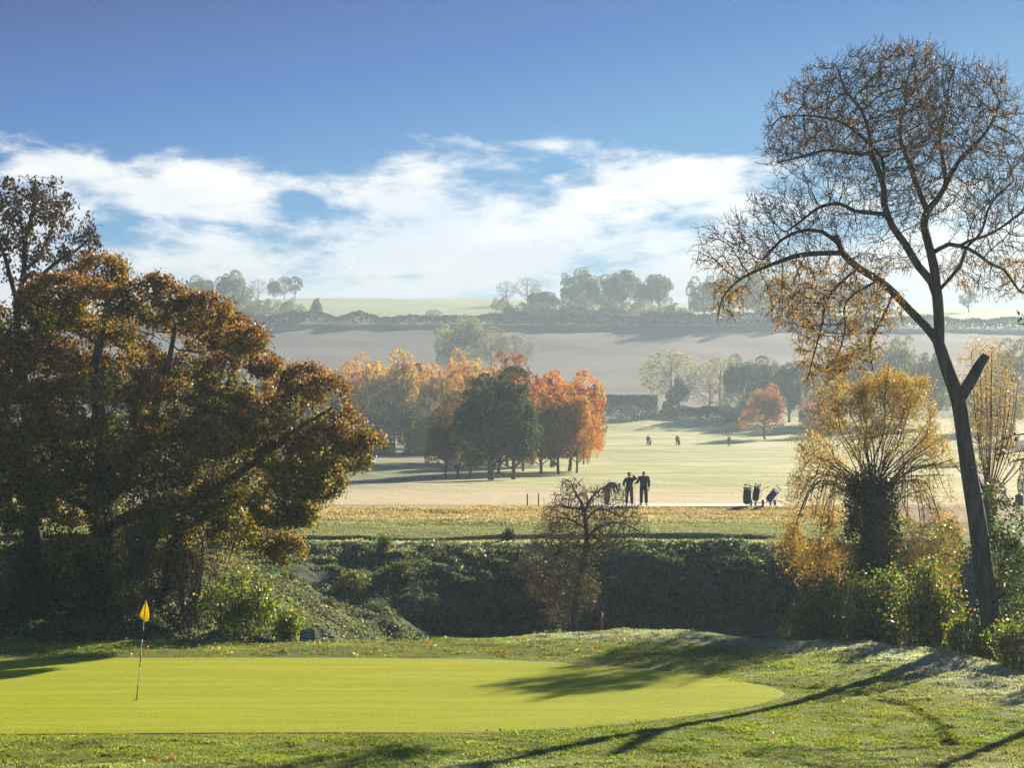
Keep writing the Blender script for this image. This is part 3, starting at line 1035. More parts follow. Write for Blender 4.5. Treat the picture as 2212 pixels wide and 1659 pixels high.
# fine sprays of twig beyond the boughs
Pn_, par_, rad_, _m = s.finish(0.006, 2.3)
n0_ = len(Pn_)
cand = np.nonzero((rad_ < 0.013) & (par_ >= 0))[0]
for i_ in rt_.choice(cand, 12000):
    d0 = unit((Pn_[i_] - Pn_[par_[i_]])[None])[0]
    low = Pn_[i_][2] < 11.5
    d_ = unit((d0 + 0.75 * rt_.normal(size=3) + np.array([0, 0, -0.35 if low else 0.35]))[None])[0]
    ln_ = rt_.uniform(0.15, 0.42)
    m_ = s.add(Pn_[i_] + d_ * ln_ * .5, int(i_), 0.0055)
    s.add(Pn_[i_] + unit((d_ + np.array([0, 0, -.3 if low else .2]))[None])[0] * ln_, m_, 0.0045)
for i_ in range(n0_):      # keep the thickness found before the sprays were added
    if s.rmin[i_] <= 0:
        s.rmin[i_] = max(0.0055, float(rad_[i_]))


def keep_tall(p):
    v = 1020 - (p[:, 2] - 5) * F / p[:, 1]
    u = 1106 + p[:, 0] * F / p[:, 1]
    return (0.35 + 1.3 * (v > 560) + 0.6 * ((v < 330)) + 0.9 * ((v > 760) & (u < 1900))) * (fbm(p, 1.1, 71, 2) > 0.40)


grown_tree('tall_tree', tb, s, 'tall dark tree with thin yellowing leaves and a broken stub of a limb', M_BARK_DARK, M_LEAF, 38000, 0.074,
           [(0.24, 0.15, 0.04), (0.17, 0.09, 0.03), (0.10, 0.07, 0.03), (0.50, 0.32, 0.03), (0.10, 0.055, 0.03)], (2.5, 2, 2.5, 1.2, 3), tip=0.0055, e=2.3, leaf_r=0.0075, aspect=0.36, droop=-0.9, spread_r=0.06, seed=22, keep=keep_tall, pal2=[(0.50, 0.30, 0.03), (0.42, 0.24, 0.04), (0.52, 0.36, 0.03), (0.34, 0.18, 0.04)],
           where2=lambda p: 0.75 * sstep(470, 640, 1020 - (p[:, 2] - 5) * F / p[:, 1]))
tall = [o for o in bpy.data.objects if o.name == 'tall_tree'][0]
# ivy round the foot of that trunk
ri = np.random.default_rng(23)
iv = []
for (u, v, ru, rv, n) in [(2150, 1330, 40, 90, 900), (2165, 1220, 45, 80, 1300), (2175, 1130, 38, 60, 900), (2195, 1280, 40, 120, 1500), (2150, 1060, 24, 30, 250), (2110, 1010, 20, 12, 60), (2050, 1180, 34, 60, 260)]:
    c = P(u, v, TY + 0.1)
    iv.append(ellipsoid_pts(n, c, (px(ru, TY), 0.45, px(rv, TY)), ri, 0.5))
iv = np.concatenate(iv)
link('ivy', leaf_mesh('trunk_ivy', iv - tb, 0.085, ri, 0.8, pick([(0.035, 0.06, 0.015), (0.06, 0.09, 0.02), (0.10, 0.12, 0.03)], len(iv), ri)), M_LEAF_GLOSS, tall)

# --- pollard willow behind it
WY = 65.0
hd = P(1885, 1045, WY)
wx = hd[0]
wb = np.array([wx, WY, h1(wx, WY) - 0.1])
s = Skel()
ids = s.path([wb, P(1886, 1250, WY), P(1890, 1120, WY), hd], [0.5, 0.45, 0.42, 0.40], step=0.35)
rw = np.random.default_rng(31)
for i in range(46):
    ang_ = rw.uniform(-1.0, 1.0)
    u1 = 1885 + ang_ * 165 + rw.normal() * 12
    vtop = 770 + 170 * abs(ang_) ** 2 + 150 * rw.random() ** 0.7
    dyy = rw.uniform(-2.4, 2.4)
    st_ = hd + np.array([rw.normal() * .25, rw.normal() * .25, rw.uniform(-0.9, 0.1)])
    a = s.nearest(st_)
    end = P(u1, vtop, WY + dyy)
    m1 = hd * 0.65 + end * 0.35 + np.array([ang_ * 0.5 + rw.normal() * .12, dyy * .1, 0.15])
    m2 = hd * 0.3 + end * 0.7 + np.array([ang_ * 0.35 + rw.normal() * .15, dyy * .05 + rw.normal() * .1, 0.1])
    r0 = rw.uniform(0.014, 0.028)
    s.path([m1, m2, end], [r0, r0 * .75, r0 * .5, 0.006], a, 0.25)
for i in range(34):
    sgn = -1 if rw.random() < 0.55 else 1
    far = rw.uniform(0.35, 1.0)
    u1 = 1885 + sgn * far * (180 if sgn < 0 else 165)
    v1 = 1020 + rw.uniform(20, 210) * (0.4 + .6 * far)
    dyy = rw.uniform(-2.2, 2.0)
    a = s.nearest(hd + np.array([sgn * .2, rw.normal() * .2, rw.uniform(-1.2, 0)]))
    end = P(u1, v1, WY + dyy)
    mid = 0.45 * hd + 0.55 * end + np.array([sgn * 0.4, rw.normal() * .2, rw.uniform(0.3, 1.2)])
    r0 = rw.uniform(0.012, 0.022)
    s.path([mid, end], [r0, r0 * .6, 0.005], a, 0.25)
A = blob_pts(6500, [(1885, 900, 150, 100), (1830, 860, 90, 55), (1930, 850, 100, 55), (1800, 990, 95, 90), (1965, 985, 100, 95), (1760, 1080, 75, 80), (1755, 1160, 80, 80), (2000, 1130, 80, 110), (1735, 1215, 55, 50), (1800, 1220, 70, 50), (2030, 1220, 60, 60), (1960, 1220, 60, 60)], WY, 0.6, rw, 0.0, 1.0)
s.colonize(A, 0.18, 0.9, 0.24, 90, (0, 0, 0.06), rw, 0.15)


def keep_will(p):
    v = 1020 - (p[:, 2] - 5) * F / p[:, 1]
    u = 1106 + p[:, 0] * F / p[:, 1]
    d = np.hypot((u - 1885) / 60., (v - 1080) / 90.)
    return sstep(0.5, 1.3, d) * np.clip(8 * (fbm(p, 0.75, 72, 3) - 0.44), 0.02, 1) * (1 + 0.8 * (v > 1130) + 0.7 * (v < 860))


grown_tree('willow_tree', wb, s, 'pollarded willow with a fan of thin upright shoots above an ivy covered stem', M_TWIG, M_LEAF_GLOSS, 46000, 0.11,
           [(0.36, 0.25, 0.06), (0.24, 0.19, 0.06), (0.45, 0.27, 0.03), (0.32, 0.17, 0.03), (0.20, 0.20, 0.08)], (3, 2, 1.4, 2, 2), leaf_r=0.03, aspect=0.24, droop=-0.75, spread_r=0.13, seed=32, keep=keep_will, thick=0.05)
wl = bpy.data.objects['willow_tree']
iv = np.concatenate([ellipsoid_pts(n, P(u, v, WY - .1), (px(ru, WY), px(ru, WY), px(rv, WY)), ri, 0.45) for (u, v, ru, rv, n) in
                     [(1885, 1090, 58, 70, 4200), (1882, 1160, 60, 80, 3800), (1875, 1050, 42, 40, 1500), (1880, 1235, 55, 70, 2400), (1900, 1120, 55, 50, 1400)]])
iv = iv + ri.normal(size=iv.shape) * 0.10
iv = iv[fbm(iv, 0.55, 79, 2) > 0.40]
link('ivy', leaf_mesh('willow_ivy', iv - wb, 0.10, ri, 0.75, pick([(0.03, 0.05, 0.012), (0.055, 0.075, 0.018), (0.12, 0.10, 0.03), (0.17, 0.09, 0.03)], len(iv), ri, (4, 3, 1, 1))), M_LEAF_GLOSS, wl)

# --- a second, paler willow seen behind the tall trunk
VY = 74.0
vb = np.array([P(2140, 1100, VY)[0], VY, h1(P(2140, 1100, VY)[0], VY) - 0.1])
s = Skel()
hd = P(2135, 1080, VY)
s.path([vb, hd], [0.3, 0.25], step=0.4)
for i in range(34):
    a_ = rw.uniform(-1, 1)
    end = P(2130 + a_ * 90 + rw.normal() * 8, 725 + 160 * a_ * a_ + rw.uniform(0, 170), VY + rw.uniform(-2, 2))
    r0 = rw.uniform(0.012, 0.022)
    s.path([0.5 * hd + 0.5 * end + np.array([a_ * .4, 0, .3]), end], [r0, r0 * .6, 0.006], s.nearest(hd), 0.35)
A = blob_pts(1500, [(2130, 800, 70, 80), (2160, 880, 60, 80), (2100, 900, 60, 90), (2140, 960, 70, 70)], VY, 0.5, rw, 0, 1.0)
s.colonize(A, 0.2, 1.0, 0.27, 60, (0, 0, .05), rw, .15)
grown_tree('willow_tree', vb, s, 'pale loose willow partly hidden by the trunk of the tall dark tree', M_TWIG, M_LEAF_GLOSS, 9000, 0.10,
           [(0.36, 0.27, 0.10), (0.30, 0.22, 0.12), (0.42, 0.27, 0.05)], None, leaf_r=0.03, aspect=0.26, droop=-0.6, spread_r=0.14, seed=33, keep=lambda p: (fbm(p, 0.8, 73, 2) > 0.42) * 1.0, thick=0.05)

# --- hawthorn in the ditch
HY = 71.0
hb0 = P(1236, 1370, HY)
hb = np.array([hb0[0], HY, h1(hb0[0], HY) - 0.1])
s = Skel()
ids = s.path([hb, P(1240, 1352, HY), P(1250, 1270, HY), P(1262, 1205, HY), P(1268, 1160, HY), P(1262, 1110, HY), P(1255, 1085, HY)], [px(r, HY) for r in (9, 8, 7, 6, 5.5, 4.5, 3.5)])
for pts, r, at in [([(1240, 1060), (1232, 1040), (1215, 1035)], (3, 2.2, 1.6, 1), (1256, 1088)), ([(1275, 1080), (1300, 1055), (1322, 1050), (1345, 1062)], (3.2, 2.6, 2, 1.5, 1), (1262, 1110)),
                   ([(1225, 1120), (1200, 1130), (1180, 1160)], (3, 2.3, 1.6, 1), (1266, 1150)), ([(1300, 1135), (1340, 1130), (1370, 1142), (1395, 1160)], (3.6, 3, 2.2, 1.6, 1), (1268, 1165)),
                   ([(1290, 1100), (1320, 1105), (1350, 1120)], (2.8, 2.2, 1.6, 1), (1264, 1125)), ([(1230, 1190), (1195, 1200), (1160, 1215)], (2.8, 2.2, 1.6, 1), (1262, 1215)),
                   ([(1225, 1240), (1190, 1250), (1150, 1240), (1115, 1235)], (2.6, 2, 1.5, 1.2, 1), (1256, 1250)), ([(1225, 1095), (1200, 1090), (1190, 1105)], (2.6, 2, 1.4, 1), (1258, 1100))]:
    a = s.nearest(P(at[0], at[1], HY))
    s.path(depth_path(pts, HY, rw.uniform(-0.6, 0.6)), [px(q * .7, HY) for q in r], a, 0.2)
rh = np.random.default_rng(41)
A = blob_pts(9000, [(1235, 1050, 35, 20), (1320, 1065, 40, 22), (1255, 1085, 70, 35), (1210, 1110, 45, 35), (1330, 1115, 60, 35), (1270, 1140, 95, 40), (1380, 1150, 30, 18), (1190, 1165, 50, 35), (1250, 1190, 70, 40), (1180, 1215, 60, 35), (1320, 1170, 40, 18),
                    (1200, 1260, 70, 50), (1250, 1270, 50, 60), (1215, 1320, 40, 40), (1140, 1230, 40, 22)], HY, 0.3, rh, 0.0, 1.0)
s.colonize(A, 0.085, 0.5, 0.105, 140, (0, 0, 0.0), rh, 0.3)
Pn_, par_, rad_, _m = s.finish(0.008, 2.3)
for i_ in rh.choice(np.nonzero((rad_ < 0.012) & (par_ >= 0))[0], 4200):
    d_ = unit((unit((Pn_[i_] - Pn_[par_[i_]])[None])[0] + 0.9 * rh.normal(size=3))[None])[0]
    ln_ = rh.uniform(0.08, 0.24)
    m_ = s.add(Pn_[i_] + d_ * ln_ * .5 + rh.normal(size=3) * .015, int(i_), 0.0075)
    s.add(Pn_[i_] + d_ * ln_, m_, 0.006)
for i_ in range(len(Pn_)):
    if s.rmin[i_] <= 0:
        s.rmin[i_] = max(0.008, float(rad_[i_]))
grown_tree('hawthorn_tree', hb, s, 'small crooked hawthorn, nearly bare, standing in the ditch before the golfers', M_TWIG, M_LEAF_GLOSS, 8500, 0.055,
           [(0.09, 0.10, 0.035), (0.13, 0.13, 0.045), (0.12, 0.08, 0.035), (0.20, 0.14, 0.06)], None, tip=0.006, e=2.3, leaf_r=0.0105, aspect=0.55, droop=-0.1, spread_r=0.07, seed=42,
           keep=lambda p: 0.35 + 0.75 * ((1020 - (p[:, 2] - 5) * F / p[:, 1]) > 1230) + (fbm(p, .6, 74, 2) > .5), sides=(8, 3))

# --- the large oak at the left
OY = 64.0
ob = np.array([P(222, 1395, OY)[0], OY, h1(P(222, 1395, OY)[0], OY) - 0.2])
s = Skel()
ids = s.path([ob, P(222, 1330, OY), P(222, 1200, OY), P(222, 1080, OY), P(230, 960, OY)], [px(r, OY) for r in (34, 29, 25, 24, 21)], step=0.4)


def olimb(pts, rads, at, dy):
    a = s.nearest(P(at[0], at[1], OY))
    s.path(depth_path(pts, s.P[a][1], dy), [px(q, OY) for q in rads], a, 0.35)


olimb([(215, 900), (205, 800), (225, 700), (235, 610)], (15, 11, 7, 4, 1.5), (228, 965), 1.0)
olimb([(290, 1020), (330, 900), (360, 800), (380, 700)], (13, 10, 6.5, 4, 1.5), (222, 1080), -1.5)
olimb([(300, 1110), (380, 1100), (450, 1075), (520, 1020), (570, 985), (640, 930), (720, 880)], (13, 11, 10, 8.5, 7, 5, 2.5, 1.2), (222, 1150), -0.9)
olimb([(590, 1015), (650, 1010), (720, 980), (780, 960)], (4, 3.5, 2.6, 2, 1), (560, 992), 0.5)
olimb([(420, 980), (480, 860), (520, 770), (560, 700)], (10, 8, 6, 4, 2), (345, 1104), 1.5)
olimb([(150, 1000), (90, 900), (40, 800), (20, 720)], (13, 11, 9, 6, 3), (222, 1060), 1.8)
olimb([(120, 1060), (40, 1000), (-40, 950)], (10, 8, 6, 3), (222, 1100), -1.5)
olimb([(480, 1130), (560, 1130), (620, 1150)], (5, 4, 3, 2), (385, 1099), 1.0)
OB = [(215, 598, 62, 48), (130, 650, 85, 58), (210, 660, 80, 50), (335, 650, 68, 52), (300, 700, 80, 55), (440, 672, 62, 38), (480, 710, 48, 45), (545, 705, 38, 28), (583, 690, 17, 17), (40, 690, 80, 55), (160, 750, 110, 65),
      (400, 760, 85, 60), (535, 745, 50, 38), (570, 780, 38, 32), (80, 800, 110, 75), (270, 800, 95, 65), (490, 820, 65, 50), (590, 850, 30, 22), (660, 830, 62, 42), (700, 855, 55, 42), (640, 880, 60, 45), (720, 900, 45, 35), (560, 900, 70, 45), (30, 900, 90, 70),
      (170, 880, 90, 65), (370, 880, 95, 70), (470, 930, 80, 55), (760, 935, 42, 36), (795, 955, 30, 26), (700, 960, 65, 45), (610, 970, 65, 45), (250, 950, 80, 60), (90, 1000, 100, 65), (350, 1000, 90, 60), (520, 1040, 80, 50), (650, 1030, 60, 48),
      (700, 1040, 40, 42), (770, 995, 28, 22), (600, 1090, 60, 50), (650, 1100, 35, 40), (470, 1080, 70, 40), (590, 1150, 55, 45), (620, 1190, 38, 34), (380, 1110, 70, 45), (180, 1080, 90, 60), (40, 1090, 70, 50), (300, 1180, 85, 55), (-60, 800, 90, 90), (-70, 980, 90, 90), (500, 1150, 60, 40), (160, 1200, 60, 40)]
ro = np.random.default_rng(51)
OD = [tuple(b) + (float(ro.uniform(-4.0, 2.5)) if b[2] > 45 else float(ro.uniform(-2.5, 0)),) for b in OB]
A = blob_pts(4200, OD, OY, 0, ro, 0.45, 1.0)
s.colonize(A, 0.32, 4.0, 0.42, 70, (0, 0, 0.04), ro, 0.2)
# clumps of leaves on the outer side of every bough
tuft_c = blob_pts(10500, OD, OY, 0, ro, 0.62, 0.95)
keepm = fbm(tuft_c, 1.15, 75, 3) > 0.425
tuft_c = tuft_c[keepm]
m = 26
C = np.repeat(tuft_c, m, 0) + ro.normal(size=(len(tuft_c) * m, 3)) * np.array([0.125, 0.125, 0.10])
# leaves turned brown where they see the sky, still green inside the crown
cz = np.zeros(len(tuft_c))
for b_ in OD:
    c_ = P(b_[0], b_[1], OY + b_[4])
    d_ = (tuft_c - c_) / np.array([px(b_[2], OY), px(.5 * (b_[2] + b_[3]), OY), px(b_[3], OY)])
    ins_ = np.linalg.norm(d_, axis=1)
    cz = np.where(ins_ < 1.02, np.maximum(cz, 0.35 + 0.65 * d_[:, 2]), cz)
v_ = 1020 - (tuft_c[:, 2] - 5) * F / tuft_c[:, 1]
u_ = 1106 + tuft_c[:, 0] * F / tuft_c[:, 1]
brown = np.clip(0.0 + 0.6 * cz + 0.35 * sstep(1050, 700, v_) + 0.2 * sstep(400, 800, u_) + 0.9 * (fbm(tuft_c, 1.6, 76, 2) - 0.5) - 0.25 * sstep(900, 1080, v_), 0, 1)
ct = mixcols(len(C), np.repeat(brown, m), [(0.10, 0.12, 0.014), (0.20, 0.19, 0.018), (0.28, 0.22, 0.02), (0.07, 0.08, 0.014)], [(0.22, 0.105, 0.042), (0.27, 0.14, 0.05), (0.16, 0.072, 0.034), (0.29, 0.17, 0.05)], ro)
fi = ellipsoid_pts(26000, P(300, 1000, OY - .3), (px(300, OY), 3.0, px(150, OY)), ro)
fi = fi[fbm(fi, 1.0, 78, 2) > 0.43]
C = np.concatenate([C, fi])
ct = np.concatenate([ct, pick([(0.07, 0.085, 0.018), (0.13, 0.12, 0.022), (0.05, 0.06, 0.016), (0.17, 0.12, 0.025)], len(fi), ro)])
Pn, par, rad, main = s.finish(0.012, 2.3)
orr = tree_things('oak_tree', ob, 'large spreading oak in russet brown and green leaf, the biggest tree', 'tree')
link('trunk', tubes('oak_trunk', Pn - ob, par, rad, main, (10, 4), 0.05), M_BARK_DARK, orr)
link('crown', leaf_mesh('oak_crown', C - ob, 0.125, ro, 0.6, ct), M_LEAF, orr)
iv = np.concatenate([ellipsoid_pts(n, P(u, v, OY - .2), (px(ru, OY), px(ru, OY), px(rv, OY)), ri, 0.5) for (u, v, ru, rv, n) in [(225, 1250, 50, 140, 4500), (222, 1080, 36, 90, 2200), (240, 960, 30, 70, 1300), (300, 1060, 30, 60, 900)]])
link('ivy', leaf_mesh('oak_ivy', iv - ob, 0.09, ri, 0.75, pick([(0.03, 0.045, 0.012), (0.05, 0.065, 0.018)], len(iv), ri)), M_LEAF_GLOSS, orr)

# --- leaning tree left of the oak, behind it, with sparse dark leaves at the top
LY = 70.0
lb = np.array([P(108, 1290, LY)[0], LY, h1(P(108, 1290, LY)[0], LY) - 0.2])
s = Skel()
s.path([lb, P(95, 1220, LY), P(70, 1150, LY), P(72, 1060, LY), P(60, 900, LY), P(45, 780, LY), P(38, 700, LY), P(42, 640, LY)], [px(r, LY) for r in (24, 22, 19, 17, 14, 11, 9, 7)], step=0.4)
for pts, r, at in [([(20, 590), (5, 540), (-30, 480)], (5, 4, 3, 2), (40, 660)), ([(52, 580), (55, 520), (70, 460), (75, 410)], (6, 5, 4, 3, 1.5), (42, 645)), ([(95, 590), (130, 560), (165, 540), (200, 510)], (4.5, 4, 3, 2, 1), (48, 640)),
                   ([(80, 560), (110, 500), (130, 440)], (4, 3, 2, 1), (54, 590)), ([(45, 480), (35, 420)], (3, 2, 1), (55, 530)), ([(35, 1120), (10, 1060), (-30, 1000)], (9, 8, 6, 4), (70, 1160))]:
    a = s.nearest(P(at[0], at[1], LY))
    s.path(depth_path(pts, LY, rw.uniform(-1, 1)), [px(q, LY) for q in r], a, 0.3)
rl = np.random.default_rng(61)
A = blob_pts(1300, [(60, 480, 110, 95), (110, 430, 60, 60), (170, 520, 60, 60), (20, 420, 60, 55), (200, 480, 30, 45), (30, 560, 90, 60), (130, 590, 80, 40), (-40, 500, 80, 100)], LY, 0.8, rl, 0.0, 1.1)
s.colonize(A, 0.28, 3.0, 0.36, 70, (0, 0, 0.05), rl, 0.2)
grown_tree('ash_tree', lb, s, 'leaning tree with sparse dark purple brown leaves against the sky, behind the oak', M_BARK_DARK, M_LEAF_DULL, 4600, 0.17,
           [(0.075, 0.035, 0.03), (0.10, 0.055, 0.035), (0.06, 0.045, 0.03), (0.14, 0.10, 0.03)], None, tip=0.009, leaf_r=0.02, aspect=0.5, droop=-1.0, spread_r=0.13, seed=62, keep=lambda p: (fbm(p, 0.9, 77, 2) > 0.44) * 1.0)

# --- tree standing just off the right edge of the picture, a few of its sprays in view
NY = 48.0
nb = np.array([15.6, NY, h1(15.6, NY) - 0.1])
s = Skel()
s.path([nb, nb + [0, 0, 4], nb + [0.1, 0, 9], nb + [0.2, 0.2, 13]], [0.2, 0.17, 0.12, 0.05], step=0.4)
for pts in [[(2330, 930), (2260, 965), (2205, 975), (2140, 985)], [(2330, 900), (2260, 930), (2190, 940)], [(2340, 640), (2270, 660), (2215, 680)], [(2340, 600), (2270, 640), (2225, 650)], [(2330, 980), (2240, 985), (2180, 1000)], [(2350, 720), (2280, 700), (2200, 700)], [(2350, 240), (2280, 250), (2230, 260)]]:
    q = depth_path(pts, NY, rw.uniform(-0.5, 0.5))
    s.path(q, [0.045, 0.025, 0.015, 0.006][:len(q) + 1], s.nearest(np.array([15.7, NY, q[0][2] - 0.3])), 0.2)
A = blob_pts(420, [(2190, 955, 50, 30), (2160, 985, 35, 18), (2230, 960, 40, 40), (2205, 690, 22, 35), (2240, 660, 40, 50), (2212, 250, 10, 20), (2290, 500, 60, 300)], NY, 0.3, rl, 0, 0.8)
s.colonize(A, 0.15, 1.5, 0.2, 50, (0, 0, 0), rl, 0.3)
grown_tree('alder_tree', nb, s, 'dark twigs with hanging leaves reaching in at the right edge', M_BARK_DARK, M_LEAF_DULL, 900, 0.13,
           [(0.06, 0.05, 0.02), (0.05, 0.04, 0.02), (0.16, 0.11, 0.03)], None, tip=0.006, leaf_r=0.015, aspect=0.5, droop=-1.2, spread_r=0.06, seed=63)


# ------------------------------------------------------------------ shrubs near the green
def arching_bush(name, centre, rx, ry, hgt, nst, nl, lsize, pal, label, seed, palw=None, up=0.9, bark=M_TWIG, stem_r=0.012, aspect=0.62, blobs=None, matl=M_LEAF_GLOSS, lw=0.8):
    rng = np.random.default_rng(seed)
    cx, cy_ = centre
    z0 = h1(cx, cy_)
    loc = np.array([cx, cy_, z0])
    s = Skel()
    crown_ = s.add((cx, cy_, z0 - 0.12), -1, stem_r)
    for i in range(nst):
        a = rng.random() * 2 * math.pi
        q = math.sqrt(rng.random())
        bx, by = cx + rx * q * .7 * math.cos(a), cy_ + ry * q * .7 * math.sin(a)
        bz = h1(bx, by) - 0.03
        H_ = hgt * (1 - 0.45 * q * q) * rng.uniform(0.6, 1.15)
        ex, ey = bx + rx * rng.normal() * .4, by + ry * rng.normal() * .35
        ez = bz + H_ * rng.uniform(0.4, 1.0) * up
        mid = np.array([(bx + ex) / 2, (by + ey) / 2, bz + H_])
        pid = s.add((bx, by, bz), crown_, stem_r)
        s.path([mid, (ex, ey, ez)], [stem_r, stem_r * .7, 0.004], pid, 0.15)
    Pn, par, rad, main = s.finish(0.004)
    rt = root(name, loc, label, 'bush')
    link('stem', tubes(name + '_stem', Pn - loc, par, rad, main, (6, 3), 0.02), bark, rt)
    zrel = np.clip((Pn[:, 2] - z0) / hgt, 0, 1.2)
    w = (0.12 + zrel ** lw) * (par >= 0) * (fbm(Pn, 0.6, seed, 2) > 0.36)
    i = rng.choice(len(Pn), nl, p=w / w.sum())
    t = rng.random(nl)[:, None]
    j = np.where(par[i] >= 0, par[i], i)
    C = Pn[i] * t + Pn[j] * (1 - t) + rng.normal(size=(nl, 3)) * 0.11
    C[:, 2] = np.maximum(C[:, 2], H(C[:, 0], C[:, 1]) + 0.03)
    link('foliage', leaf_mesh(name + '_foliage', C - loc, lsize, rng, aspect, pick(pal, nl, rng, palw)), matl, rt)
    return rt


BR = [(0.06, 0.105, 0.016), (0.10, 0.16, 0.022), (0.16, 0.22, 0.03), (0.32, 0.28, 0.03), (0.34, 0.18, 0.03)]
BRW = (4, 4, 3, 0.8, 0.4)


def at(u, Y):
    return ((u - 1106) / F * Y, Y)


arching_bush('bramble_bush', at(1785, 60.5), 1.2, 1.2, 2.9, 110, 6200, 0.115, BR, 'dark bramble thicket at the near foot of the willow', 81, BRW)
arching_bush('bramble_bush', at(1900, 58.5), 1.4, 1.3, 3.0, 130, 8200, 0.115, BR, 'tall glossy bramble mound in front of the willow stem', 82, BRW)
arching_bush('bramble_bush', at(2010, 56.0), 1.1, 1.2, 2.7, 110, 6400, 0.11, BR, 'bramble mound with yellow leaves against the tall dark trunk', 83, (3, 4, 4, 2, 0.8))
arching_bush('bramble_bush', at(2085, 53.2), 0.7, 0.7, 1.15, 60, 2600, 0.10, BR, 'low bramble with yellow leaves at the foot of the tall trunk', 84, (3, 3, 3, 2, 1))
arching_bush('bramble_bush', at(2200, 49.3), 0.7, 0.8, 1.25, 60, 2600, 0.10, BR, 'bramble with arching canes at the right edge, right of the tall trunk', 85, (3, 3, 3, 1, 1.2))
arching_bush('bramble_bush', at(2215, 58), 0.9, 1.2, 2.4, 60, 2000, 0.09, BR, 'shaded thicket behind the tall trunk at the right edge', 86, (4, 3, 1, .5, .5))
arching_bush('hazel_bush', at(530, 59.6), 1.25, 0.9, 1.75, 80, 3000, 0.115, [(0.06, 0.10, 0.016), (0.11, 0.17, 0.022), (0.18, 0.24, 0.03), (0.28, 0.28, 0.03)], 'bright green backlit leafy bush left of the small sign', 87, (2, 4, 4, 1.5), aspect=0.66)
arching_bush('hazel_bush', at(625, 59.0), 0.6, 0.6, 0.95, 40, 1200, 0.11, [(0.07, 0.11, 0.016), (0.13, 0.19, 0.024), (0.20, 0.25, 0.03)], 'low bright green bush touching the left side of the sign', 88, None, aspect=0.66)
arching_bush('ivy_bush', at(290, 60.2), 0.85, 0.7, 1.15, 50, 2100, 0.085, [(0.05, 0.07, 0.016), (0.09, 0.11, 0.022), (0.15, 0.16, 0.03)], 'small leafy bush right behind the yellow flag', 89)
arching_bush('ivy_bush', at(305, 61.8), 0.7, 0.8, 3.6, 60, 3200, 0.085, [(0.045, 0.06, 0.016), (0.08, 0.095, 0.022), (0.14, 0.15, 0.03)], 'tall ivy covered growth beside the oak trunk', 90)
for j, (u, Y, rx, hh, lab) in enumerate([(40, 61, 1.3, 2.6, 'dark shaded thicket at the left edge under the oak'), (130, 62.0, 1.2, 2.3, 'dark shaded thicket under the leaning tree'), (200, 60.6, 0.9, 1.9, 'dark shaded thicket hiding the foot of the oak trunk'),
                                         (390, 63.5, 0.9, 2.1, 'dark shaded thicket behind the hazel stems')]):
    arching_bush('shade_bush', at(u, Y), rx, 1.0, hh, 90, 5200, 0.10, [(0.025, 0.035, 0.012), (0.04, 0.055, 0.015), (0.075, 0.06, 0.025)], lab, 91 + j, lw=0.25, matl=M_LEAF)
# bare hazel stems
s = Skel()
hz0 = at(405, 60.6)
hloc = np.array([hz0[0], hz0[1], h1(*hz0)])
for i in range(34):
    bx = hz0[0] + rw.normal() * .22
    by = hz0[1] + rw.normal() * .22
    pid = s.add((bx, by, h1(bx, by) - .05), -1, 0.018)
    u1 = 425 + rw.normal() * 55
    s.path([P(408 + (u1 - 408) * .45 + rw.normal() * 6, 1290, hz0[1]), P(u1, 1130 + rw.uniform(0, 110), hz0[1] + rw.normal() * .5)], [0.018, 0.012, 0.004], pid, 0.2)
A = blob_pts(700, [(450, 1180, 70, 60), (480, 1240, 70, 40), (520, 1180, 60, 40), (430, 1230, 60, 60)], hz0[1], 0.3, rh, 0, 1.0)
s.colonize(A, 0.13, 1.2, 0.18, 40, (0, 0, .05), rh, .3)
grown_tree('hazel_shrub', hloc, s, 'clump of bare upright hazel stems with a few yellow leaves under the oak', M_TWIG, M_LEAF, 1300, 0.075,
           [(0.32, 0.27, 0.05), (0.22, 0.20, 0.05), (0.38, 0.24, 0.04)], None, tip=0.0055, leaf_r=0.012, spread_r=0.08, seed=44, sides=(6, 3), cat='shrub')
# shrubs on the far bank
for j, (u, v, rx, hh, n, pal, lab) in enumerate([
        (828, 1200, 0.33, 0.85, 1300, [(0.06, 0.10, 0.025), (0.10, 0.15, 0.035), (0.15, 0.19, 0.05)], 'small round green bush on the crest of the far ditch bank'),
        (760, 1280, 0.75, 1.0, 2200, [(0.06, 0.09, 0.02), (0.10, 0.14, 0.03), (0.22, 0.17, 0.05), (0.16, 0.18, 0.04)], 'yellow green bush halfway up the far ditch bank'),
        (870, 1245, 0.7, 0.6, 1500, [(0.05, 0.075, 0.025), (0.08, 0.10, 0.035), (0.12, 0.14, 0.05)], 'low ivy hummock below the round bush on the bank'),
        (715, 1318, 0.22, 0.35, 420, [(0.06, 0.10, 0.025), (0.10, 0.14, 0.03)], 'tiny green bush on the ivy slope'),
        (1322, 1275, 0.25, 0.5, 380, [(0.10, 0.13, 0.05), (0.18, 0.20, 0.09)], 'thin pale plant right of the hawthorn on the dark bank')]):
    gx, gy, gz = ground_at(u, v, 66 if j != 3 else 60, 100)
    arching_bush('bank_bush', (gx, gy), rx, rx, hh, 40, n, 0.085, pal, lab, 101 + j, lw=0.4)
# dark tussock on the lip
gx, gy, gz = ground_at(1098, 1172, 80, 100)
arching_bush('grass_tussock', (gx, gy), 0.32, 0.3, 0.62, 120, 900, 0.09, [(0.05, 0.045, 0.02), (0.09, 0.07, 0.03)], 'dark rounded tussock on the edge above the ditch', 111, lw=0.3, matl=M_LEAF)
